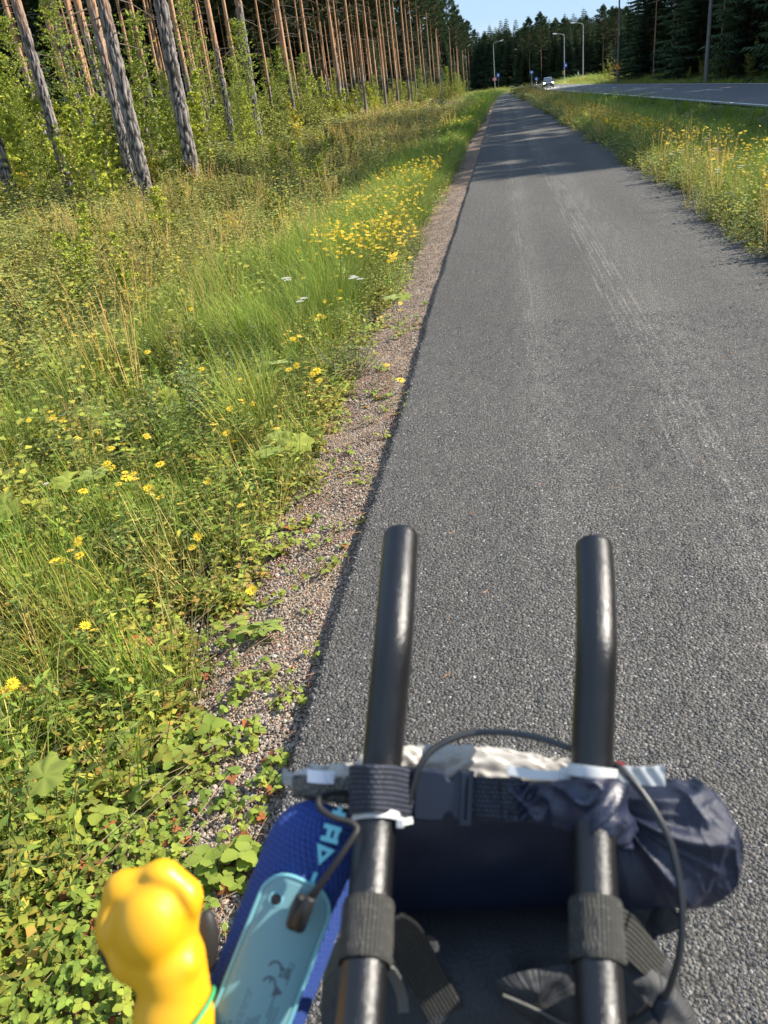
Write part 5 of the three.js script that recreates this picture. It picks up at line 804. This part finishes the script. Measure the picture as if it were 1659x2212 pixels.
// --- crumpled plastic bag behind the bars
{
  const at = W(1000, 1660, 0.465), o = thing('plastic_bag', 'crumpled whitish plastic bag squeezed behind the bars and buckle', 'plastic bag', at);
  const film = phys({ color: lin(0.60, 0.56, 0.50), roughness: 0.32, transmission: 0.32, thickness: 0, bumpMap: rep(grainB, 2, 2), bumpScale: 0.0015, clearcoat: 0.4, clearcoatRoughness: 0.3 });
  const roll = (cl, hw, s, th = 0.35) => { const pts = curve(cl, 110), g = new GB(), rings = [], seg = 64; for (let k = 0; k <= 110; k++) { const t = k / 110, ring = []; for (let j = 0; j <= seg; j++) { const a = (j / seg) * 6.2832, n = (1 - Math.abs(noise(a * 2.2 + t * 16, t * 26 - a * 1.3, s) * 2 - 1)) * 0.7 + (1 - Math.abs(noise(a * 2.6 - t * 20, t * 24, s + 1) * 2 - 1)) * 0.2, r = hw(t) * (0.66 + 0.55 * n); ring.push(g.v(pts[k].clone().addScaledVector(cY, Math.cos(a) * r).addScaledVector(cZ, Math.sin(a) * r * th), [1, 1, 1], t * 0.2, j / seg * 0.08)); } rings.push(ring); } for (let k = 0; k < 110; k++) for (let j = 0; j < seg; j++) g.q(rings[k][j], rings[k][j + 1], rings[k + 1][j + 1], rings[k + 1][j]); return g.build(); };
  part('bag', shift(roll([W(632, 1692, 0.462), W(690, 1692, 0.460), W(780, 1690, 0.458), W(900, 1672, 0.462), W(1040, 1668, 0.466), W(1200, 1682, 0.466), W(1330, 1690, 0.46)], (t) => { const px = lerp(632, 1330, t); return (px < 700 ? lerp(0.0055, 0.0098, (px - 632) / 68) : px < 860 ? 0.0105 : lerp(0.0158, 0.0105, smooth(px, 950, 1330))); }, 21, 0.5), at), film, o);
  part('twisted_end', shift(roll([W(612, 1676, 0.462), W(626, 1684, 0.462), W(640, 1690, 0.462)], (t) => 0.0046 * (1 - t * 0.3), 23, 0.9), at), std({ color: lin(0.66, 0.64, 0.58), roughness: 0.5 }), o);
  part('dark_lining', shift(roll([W(632, 1700, 0.4565), W(670, 1700, 0.455), W(730, 1706, 0.4545), W(780, 1706, 0.453)], (t) => lerp(0.0058, 0.0082, t), 25, 0.45), at), phys({ color: lin(0.085, 0.08, 0.065), roughness: 0.5, clearcoat: 0.4 }), o);
  part('white_patch', shift(strap([W(664, 1676, 0.4495), W(692, 1679, 0.448), W(722, 1680, 0.4495)], cY, 0.0072, 0.0006, 14, 0.0002), at), std({ color: lin(0.78, 0.80, 0.86), roughness: 0.4 }), o);
  part('clear_flap', shift(strap([W(1320, 1668, 0.440), W(1380, 1676, 0.438), W(1436, 1676, 0.437)], cY, (t) => lerp(0.0085, 0.0115, t), 0.0007, 24, 0.0004), at), phys({ color: lin(0.70, 0.72, 0.72), roughness: 0.3, transmission: 0.35, thickness: 0, clearcoat: 0.5 }), o);
  part('red_print', shift(strap([W(1322, 1648, 0.4495), W(1338, 1650, 0.4485), W(1348, 1654, 0.448)], cY, 0.0022, 0.0006, 8), at), redM, o);
}
// --- black bag under the bars with its hook-and-loop straps
{
  const at = W(1060, 2230, 0.52), o = thing('black_handlebar_bag', 'black fabric handlebar bag below the bars, held by two woven straps', 'bag', at);
  const g = new GB(), n = 90, mN = 80, put = (u, v) => { // a soft cushion, u across, v around
    const a = v * 6.2832, hx = lerp(700, 1440, u), taper = 1 - Math.pow(Math.abs(u * 2 - 1), 5) * 0.45, c = Math.cos(a), s = Math.sin(a), e = 0.55;
    const topPx = lerp(1985, 1925, u) + (u > 0.82 ? (u - 0.82) * 120 : 0), yTop = topPx, depth = 0.475 - 0.0;
    const y = Math.sign(c) * Math.pow(Math.abs(c), e), z = Math.sign(s) * Math.pow(Math.abs(s), e);
    const p = W(hx, lerp(2500, yTop, 0.5 + 0.5 * y * taper), 0.515), wr = (1 - Math.abs(noise(u * 7 + y, v * 9 + z, 31) * 2 - 1) - 0.5) * 0.006 + (noise(u * 16, v * 20, 32) - 0.5) * 0.003;
    return p.addScaledVector(cZ, z * 0.058 * taper + wr * (z > 0 ? 1 : 0.3) + (y > 0.6 ? 0 : 0));
  }, idx = [];
  for (let j = 0; j <= mN; j++) for (let i = 0; i <= n; i++) { const u = i / n; idx.push(g.v(put(u, j / mN), [1, 1, 1], u * 0.2, j / mN * 0.3)); }
  for (let j = 0; j < mN; j++) for (let i = 0; i < n; i++) { const a = j * (n + 1) + i; g.q(a, a + 1, a + n + 2, a + n + 1); }
  part('body', shift(g.build(), at), bagMat, o);
  // pointed flap and rounded lobe at the right
  const flap = (P, th, s) => { const f = new GB(), C = P.reduce((q, p) => q.add(p), V()).multiplyScalar(1 / P.length), cv = new THREE.CatmullRomCurve3(P, true, 'catmullrom', 0.3).getPoints(60), rows = 8, ids = []; for (let r = 0; r <= rows; r++) { const t = r / rows, row = []; for (const p of cv) row.push(f.v(C.clone().lerp(p, t).addScaledVector(cZ, th * Math.sqrt(1 - t * t) + (noise(p.x * 60, t * 4, s) - 0.5) * 0.005 * t * (1 - t) * 3), [1, 1, 1], p.x, p.y)); ids.push(row); } for (let r = rows; r >= 0; r--) { const t = r / rows, row = []; for (const p of cv) row.push(f.v(C.clone().lerp(p, t).addScaledVector(cZ, -th * Math.sqrt(1 - t * t)), [1, 1, 1], p.x, p.y)); ids.push(row); } for (let r = 0; r + 1 < ids.length; r++) for (let k = 0; k < 60; k++) f.q(ids[r][k], ids[r][k + 1], ids[r + 1][k + 1], ids[r + 1][k]); return f.build(); };
  part('flap', shift(flap([W(1330, 1950, 0.458), W(1425, 1932, 0.455), W(1462, 1968, 0.452), W(1484, 1990, 0.452), W(1450, 2012, 0.452), W(1415, 2020, 0.448), W(1385, 2050, 0.446), W(1340, 2040, 0.45)], 0.006, 41), at), bagMat, o);
  part('flap_fold', shift(flap([W(1422, 1936, 0.449), W(1432, 1950, 0.444), W(1404, 2030, 0.438), W(1384, 2052, 0.44), W(1396, 2000, 0.446)], 0.003, 42), at), bagMat, o);
  part('side_pocket', shift(flap([W(1335, 2075, 0.445), W(1395, 2085, 0.442), W(1450, 2125, 0.44), W(1500, 2190, 0.44), W(1520, 2300, 0.44), W(1330, 2320, 0.44), W(1310, 2160, 0.45)], 0.010, 43), at), bagMat, o);
  part('lid_edge', shift(flap([W(1070, 2120, 0.448), W(1130, 2098, 0.444), W(1230, 2085, 0.444), W(1250, 2140, 0.446), W(1230, 2260, 0.452), W(1140, 2200, 0.45), W(1085, 2158, 0.448)], 0.007, 44), at), bagMat, o);
  part('piping', shift(new THREE.TubeGeometry(new THREE.CatmullRomCurve3([W(1086, 2150, 0.440), W(1130, 2168, 0.440), W(1180, 2192, 0.440), W(1240, 2225, 0.440)]), 30, 0.0009, 8), at), std({ color: lin(0.10, 0.10, 0.09), roughness: 0.8 }), o);
  // woven sleeves round the bars and their tails
  for (const [bar, t0, t1, ex] of [[barL, 0.2000, 0.275, 0], [barR, 0.2020, 0.277, 1]]) {
    const c = new THREE.CatmullRomCurve3(bar, false, 'catmullrom', 0.5), pts = []; for (let k = 0; k <= 14; k++) pts.push(c.getPoint(lerp(t0, t1, k / 14)));
    const s = new GB(); s.tube(pts, (t, a) => R0 + 0.0016 + (t < 0.04 || t > 0.96 ? -0.0006 : 0) + noise(a * 3, t * 6, 51) * 0.0006, 36, [1, 1, 1], false, true); part('strap_sleeve', shift(s.build(), at), velMat, o);
  }
  part('strap', shift(strap([N(830, 1995, 0.374), N(858, 2012, 0.386), N(890, 2055, 0.412), N(925, 2120, 0.432), N(965, 2190, 0.440), N(1010, 2270, 0.445)], cX.clone().multiplyScalar(0.92).addScaledVector(cY, 0.40), 0.0215, 0.0018, 50), at), velMat, o);
  part('strap', shift(strap([N(1318, 2000, 0.372), N(1350, 2018, 0.386), N(1385, 2052, 0.405), N(1412, 2082, 0.425), N(1425, 2095, 0.44)], cY.clone().multiplyScalar(0.95).addScaledVector(cX, 0.3), (t) => lerp(0.021, 0.014, t), 0.0018, 40), at), velMat, o);
  part('strap_loop', shift(strap([N(838, 2090, 0.380), N(852, 2110, 0.40), N(868, 2150, 0.415), N(872, 2185, 0.42)], cX.clone(), 0.006, 0.0016, 20), at), std({ color: lin(0.12, 0.12, 0.11), roughness: 0.7 }), o);
}
// --- blue speaker with cyan back plate
{
  const top = W(698, 1795, 0.450), bot = W(528, 2235, 0.426), axis = top.clone().sub(bot), L = axis.length() + 0.02; axis.normalize();
  const mid = top.clone().add(bot).multiplyScalar(0.5), nrm = EYE.clone().sub(mid); nrm.addScaledVector(axis, -nrm.dot(axis)).normalize(); const side = axis.clone().cross(nrm).normalize(), at = mid.clone();
  const o = thing('portable_speaker', 'blue fabric portable speaker with a cyan back plate, left of the left bar', 'speaker', at); o.quaternion.setFromRotationMatrix(new THREE.Matrix4().makeBasis(side, axis, nrm));
  const fab = dataTex(256, 256, (u, v) => { const k = Math.sin((u * 24 + 0.5 * Math.sin(v * 6.283 * 24)) * 6.283), h = 0.5 + 0.5 * k * Math.cos(v * 6.283 * 24 * 0.5); return [h, h, h]; });
  const fabC = dataTex(256, 256, (u, v) => { const s = Math.sin((u * 24 + 0.5 * Math.sin(v * 6.283 * 24)) * 6.283), k = 0.72 + 0.28 * s * Math.cos(v * 6.283 * 12); return [k, k, k]; }, true);
  const fabricMat = phys({ color: lin(0.034, 0.125, 0.62), map: rep(fabC, 14, 14), roughness: 0.62, sheen: 0.5, sheenColor: lin(0.15, 0.25, 0.7), sheenRoughness: 0.5, bumpMap: rep(fab, 14, 14), bumpScale: 0.003 });
  const RX = 0.0282, RZ = 0.0245, half = L / 2 + 0.004, g = new GB(), rings = [], prof = []; for (let k = 0; k <= 12; k++) { const a = (k / 12) * Math.PI / 2; prof.push([-half + 0.016 * (1 - Math.cos(a)) - 0.0, 0.012 * 0 + Math.pow(Math.sin(a), 0.6)]); } for (let k = 12; k >= 0; k--) { const a = (k / 12) * Math.PI / 2; prof.push([half - 0.027 * (1 - Math.cos(a)), Math.pow(Math.sin(a), 0.75)]); }
  for (const [y, s] of prof) { const r = []; for (let k = 0; k <= 64; k++) { const a = (k / 64) * 6.2832, c = Math.cos(a), q = Math.sin(a); r.push(g.v(V(Math.sign(c) * Math.pow(Math.abs(c), 0.97) * RX * s, y, Math.sign(q) * Math.pow(Math.abs(q), 0.97) * RZ * s), [1, 1, 1], (a / 6.2832) * 0.15, y)); } rings.push(r); }
  for (let k = 0; k + 1 < rings.length; k++) for (let j = 0; j < 64; j++) g.q(rings[k][j], rings[k][j + 1], rings[k + 1][j + 1], rings[k + 1][j]);
  part('fabric_body', g.build(), fabricMat, o);
  // a rounded plate bent to the body
  const surf = (x) => RZ * Math.pow(Math.max(0, 1 - Math.pow(Math.abs(x) / RX, 2.05)), 1 / 2.05);
  const plate = (x0, y0, w, h, r, lift, th) => { const s = new THREE.Shape(), a = w / 2 - r, b = h / 2 - r; for (let q = 0; q < 4; q++) for (let k = 0; k <= 10; k++) { const t = q * Math.PI / 2 + (k / 10) * Math.PI / 2, cx = (q === 0 || q === 3 ? a : -a) + Math.cos(t) * r, cy = (q < 2 ? b : -b) + Math.sin(t) * r; q || k ? s.lineTo(cx, cy) : s.moveTo(cx, cy); } s.closePath(); return s; };
  const nx = 28, ny = 60, mkPlate = (w, h, r, lift, inset) => { const b = new GB(), f = []; for (let j = 0; j <= ny; j++) for (let i = 0; i <= nx; i++) { const v = j / ny * 2 - 1, y = v * h / 2, over = Math.max(0, Math.abs(y) - (h / 2 - r)), hw = w / 2 - r + Math.sqrt(Math.max(0, r * r - over * over)), x = (i / nx * 2 - 1) * hw, ed = Math.max(Math.abs(i / nx * 2 - 1), over > 0 ? over / r : 0), d = ed > 0.97 ? -0.0015 : 0; f.push(b.v(V(x, y, surf(x) * 0.45 + RZ * 0.55 + lift + d), [1, 1, 1], x / w + 0.5, y / h + 0.5)); } for (let j = 0; j < ny; j++) for (let i = 0; i < nx; i++) { const a = j * (nx + 1) + i; b.q(a, a + 1, a + nx + 2, a + nx + 1); } return b; };
  const panelLen = 0.108, panelMid = -0.0215;
  const cv = document.createElement('canvas'); cv.width = 512; cv.height = 1400; const c2 = cv.getContext('2d'); c2.fillStyle = 'rgb(104,146,152)'; c2.fillRect(0, 0, 512, 1400);
  c2.fillStyle = c2.strokeStyle = 'rgba(52,72,78,0.95)';
  c2.save(); c2.translate(318, 560); c2.rotate(Math.PI / 2); c2.font = '110px sans-serif'; c2.lineWidth = 16;
  c2.beginPath(); c2.arc(10, 30, 42, 0.5 * Math.PI, 1.5 * Math.PI); c2.stroke(); c2.beginPath(); c2.arc(110, 30, 42, 0.5 * Math.PI, 1.5 * Math.PI); c2.moveTo(70, 30); c2.lineTo(104, 30); c2.stroke();
  c2.lineWidth = 9; c2.strokeRect(-10, -74, 50, 56); c2.beginPath(); c2.moveTo(-20, -84); c2.lineTo(50, -8); c2.moveTo(50, -84); c2.lineTo(-20, -8); c2.stroke();
  c2.beginPath(); c2.moveTo(96, -14); c2.lineTo(136, -84); c2.lineTo(176, -14); c2.closePath(); c2.fill(); c2.restore();
  let sd = 5; const rs = () => { sd = (sd * 16807) % 2147483647; return sd / 2147483647; };
  const lines = (x, y0, y1, w, a) => { c2.fillStyle = `rgba(52,72,78,${Math.min(1, a * 1.5)})`; for (let y = y0; y < y1; ) { const l = 6 + rs() * 16; c2.fillRect(x, y, w, l); y += l + 4 + (rs() < 0.15 ? 10 : 0); } };
  for (const [x, a, b, w, al] of [[395, 500, 640, 10, 0.7], [372, 500, 600, 10, 0.7], [350, 700, 860, 10, 0.7], [400, 780, 1000, 10, 0.6], [372, 790, 1060, 10, 0.6], [300, 860, 1200, 10, 0.7], [278, 880, 1240, 10, 0.7], [256, 900, 1260, 10, 0.7], [234, 900, 1240, 10, 0.6], [190, 760, 1000, 10, 0.4], [168, 740, 1010, 10, 0.4], [130, 960, 1300, 13, 0.8], [102, 980, 1240, 9, 0.5], [80, 1000, 1260, 9, 0.5]]) lines(x, a, b, w, al);
  const tex = new THREE.CanvasTexture(cv); tex.colorSpace = THREE.SRGBColorSpace;
  const panel = part('back_plate', mkPlate(0.0385, panelLen, 0.0145, 0.0012).build(), phys({ map: tex, roughness: 0.42, clearcoat: 0.15 }), o); panel.position.y = panelMid;
  const rimPts = []; for (let k = 0; k < 80; k++) { const s = plate(0, 0, 0.0385, panelLen, 0.0145).getPoint(k / 80); rimPts.push(V(s.x, s.y, surf(s.x) * 0.45 + RZ * 0.55 + 0.0008)); }
  const rim = part('plate_rim', new THREE.TubeGeometry(new THREE.CatmullRomCurve3(rimPts, true), 160, 0.0011, 8, true), std({ color: lin(0.17, 0.42, 0.46), roughness: 0.4 }), o); rim.position.y = panelMid;
  const pz = (x, e = 0) => surf(x) * 0.45 + RZ * 0.55 + 0.0012 + e;
  const hole = part('screw_hole', new THREE.CylinderGeometry(0.0031, 0.0031, 0.0008, 24), blackM, panel); hole.rotation.x = Math.PI / 2; hole.position.set(-0.0102, panelLen / 2 - 0.0135, pz(-0.0102, 0.0003));
  const hr = part('hole_rim', new THREE.TorusGeometry(0.0034, 0.0005, 8, 28), std({ color: lin(0.2, 0.5, 0.56), roughness: 0.4 }), panel); hr.position.copy(hole.position); 
  // raised marks on the fabric: minus, triangle, link sign, plus
  const markM = std({ color: lin(0.20, 0.62, 0.70), roughness: 0.5 }), fz = (x) => surf(x) + 0.0002, mark = (geo, x, y, r = 0) => { const m = part('raised_mark', geo, markM, o); m.position.set(x, y, fz(x)); m.rotation.set(0, x / 0.05, r); };
  const y0 = half - 0.0330, mx = 0.0045; mark(new RoundedBoxGeometry(0.0022, 0.0072, 0.0012, 2, 0.0005), mx, y0 - 0.001);
  const ts = new THREE.Shape(); ts.moveTo(-0.0048, 0.0042); ts.lineTo(0.0048, 0.0042); ts.lineTo(0, -0.005); ts.closePath(); const th = new THREE.Path(); th.moveTo(-0.0022, 0.0024); th.lineTo(0, -0.0018); th.lineTo(0.0022, 0.0024); th.closePath(); ts.holes.push(th); mark(new THREE.ExtrudeGeometry(ts, { depth: 0.0006, bevelEnabled: true, bevelSize: 0.0004, bevelThickness: 0.0003, bevelSegments: 2 }), mx, y0 + 0.0118);
  mark(mergeGeometries([box(0.0095, 0.0024, 0.001, 0, 0.0032, 0), box(0.0095, 0.0024, 0.001, 0, -0.0032, 0), box(0.0024, 0.0045, 0.001, -0.0012, 0, 0.0001), box(0.0024, 0.0045, 0.001, 0.0028, 0, 0.0001)]), mx, y0 + 0.0232, 0.1);
  mark(mergeGeometries([box(0.0022, 0.0074, 0.001), box(0.0074, 0.0022, 0.0011)]), mx, y0 + 0.0342, 0.1);
}
// --- charging cable
{
  const at = W(655, 1965, 0.412), o = thing('charging_cable', 'black charging cable plugged into the cyan back plate and looping over the speaker', 'cable', at);
  const c = curve([W(654, 1972, 0.4075), W(672, 1940, 0.404), W(700, 1900, 0.402), W(735, 1850, 0.402), W(763, 1808, 0.405), W(771, 1790, 0.408), W(757, 1776, 0.410), W(722, 1766, 0.412), W(694, 1748, 0.416), W(688, 1730, 0.420), W(704, 1716, 0.428), W(740, 1712, 0.434), W(790, 1722, 0.438)], 120), g = new GB(); g.tube(c, (t) => lerp(0.0026, 0.0016, smooth(t, 0.0, 0.25)), 12, [1, 1, 1], true, true); part('cord', shift(g.build(), at), rubber, o);
  const pl = part('plug', new RoundedBoxGeometry(0.0105, 0.0175, 0.0085, 4, 0.0028), rubber, o); pl.position.copy(W(648, 1972, 0.4095).sub(at)); pl.quaternion.copy(camera.quaternion); pl.rotateZ(-0.35); pl.rotateX(-0.2);
  const sl = new GB(); sl.tube(curve([W(644, 1996, 0.405), W(656, 1968, 0.4015), W(672, 1938, 0.402)], 12), (t) => 0.0040 - 0.0012 * t, 14, [1, 1, 1], true, true); part('strain_relief', shift(sl.build(), at), rubber, o);
}
// --- yellow rubber toy
{
  const D = 0.40, px = D / 1713, at = W(325, 2010, D), o = thing('yellow_rubber_toy', 'glossy yellow rubber toy with rounded lobes and a thin green band, lower left', 'rubber toy', at); o.quaternion.copy(camera.quaternion);
  const smin = (a, b, k) => { const h = clamp(0.5 + 0.5 * (b - a) / k); return lerp(b, a, h) - k * h * (1 - h); };
  const ell = (p, c, r) => { const x = (p[0] - c[0]) / r[0], y = (p[1] - c[1]) / r[1], z = (p[2] - c[2]) / r[2], l = Math.hypot(x, y, z); return (l - 1) * Math.min(r[0], r[1], r[2]); };
  const cap = (p, a, b, ra, rb) => { const d = [b[0] - a[0], b[1] - a[1], b[2] - a[2]], q = [p[0] - a[0], p[1] - a[1], p[2] - a[2]], t = clamp((q[0] * d[0] + q[1] * d[1] + q[2] * d[2]) / (d[0] ** 2 + d[1] ** 2 + d[2] ** 2)); return Math.hypot(q[0] - d[0] * t, q[1] - d[1] * t, q[2] - d[2] * t) - lerp(ra, rb, t); };
  const field = (f, size, ext) => { const mc = new MarchingCubes(size, std(), false, false, 120000); mc.isolation = 0; const h = size / 2; for (let k = 0; k < size; k++) for (let j = 0; j < size; j++) for (let i = 0; i < size; i++) mc.field[i + j * size + k * size * size] = -f([(i - h) / h * ext, (j - h) / h * ext, (k - h) / h * ext]); mc.update(); const g = new THREE.BufferGeometry(), n = mc.count; g.setAttribute('position', new THREE.Float32BufferAttribute(Float32Array.from(mc.positionArray.subarray(0, n * 3)).map((x) => x * ext * px), 3)); g.setAttribute('normal', new THREE.Float32BufferAttribute(Float32Array.from(mc.normalArray.subarray(0, n * 3)), 3)); return g; };
  const toy = (p) => {
    let d = ell(p, [-8, -5, -22], [100, 100, 62]);
    d = smin(d, ell(p, [22, 92, -12], [52, 55, 44]), 38); d = smin(d, ell(p, [-62, 78, -18], [44, 41, 36]), 34); d = smin(d, ell(p, [78, 66, -10], [31, 35, 35]), 32); d = smin(d, ell(p, [-84, 0, -20], [34, 44, 40]), 34); d = smin(d, cap(p, [72, 40, -4], [70, -50, -4], 26, 26), 22);
    const e2 = ell([p[0], p[1], 18], [2, 12, 18], [76, 86, 52]); if (p[2] > 0) d += 5.5 * Math.exp(-((e2 - 7) ** 2) / 70);
    d = smin(d, ell(p, [2, 12, 18], [72, 84, 52]), 10);
    d = smin(d, cap(p, [-40, -70, -6], [20, -100, 6], 44, 36), 26);
    const ridge = cap(p, [14, -128, 18], [84, -66, 18], 21, 19); d = smin(d, ridge, 12);
    d = smin(d, cap(p, [38, -80, -20], [62, -190, -14], 76, 70), 22);
    d = smin(d, cap(p, [36, -184, -8], [96, -330, -12], 74, 92), 20);
    return d;
  };
  part('body', field(toy, 108, 330), phys({ color: lin(0.74, 0.365, 0.004), roughness: 0.48, clearcoat: 0.10, clearcoatRoughness: 0.25 }), o);
  const back = (p) => { let d = ell(p, [-8, -72, -80], [134, 104, 34]); d = smin(d, cap(p, [-62, -112, -74], [-48, -132, -70], 28, 28), 10); d = smin(d, ell(p, [108, -70, -84], [20, 70, 26]), 10); return d; };
  part('black_holder', field(back, 72, 330), rubber, o);
  const band = []; for (let k = 0; k < 60; k++) { const a = (k / 60) * 6.2832; band.push(V(66 + Math.cos(a) * 0.72 * 92, -208 + Math.cos(a) * 0.69 * 92, -10 + Math.sin(a) * 83).multiplyScalar(px)); }
  part('green_band', new THREE.TubeGeometry(new THREE.CatmullRomCurve3(band, true), 120, 0.0011, 10, true), std({ color: lin(0.05, 0.34, 0.11), roughness: 0.5 }), o);
}
renderer.render(scene, camera);
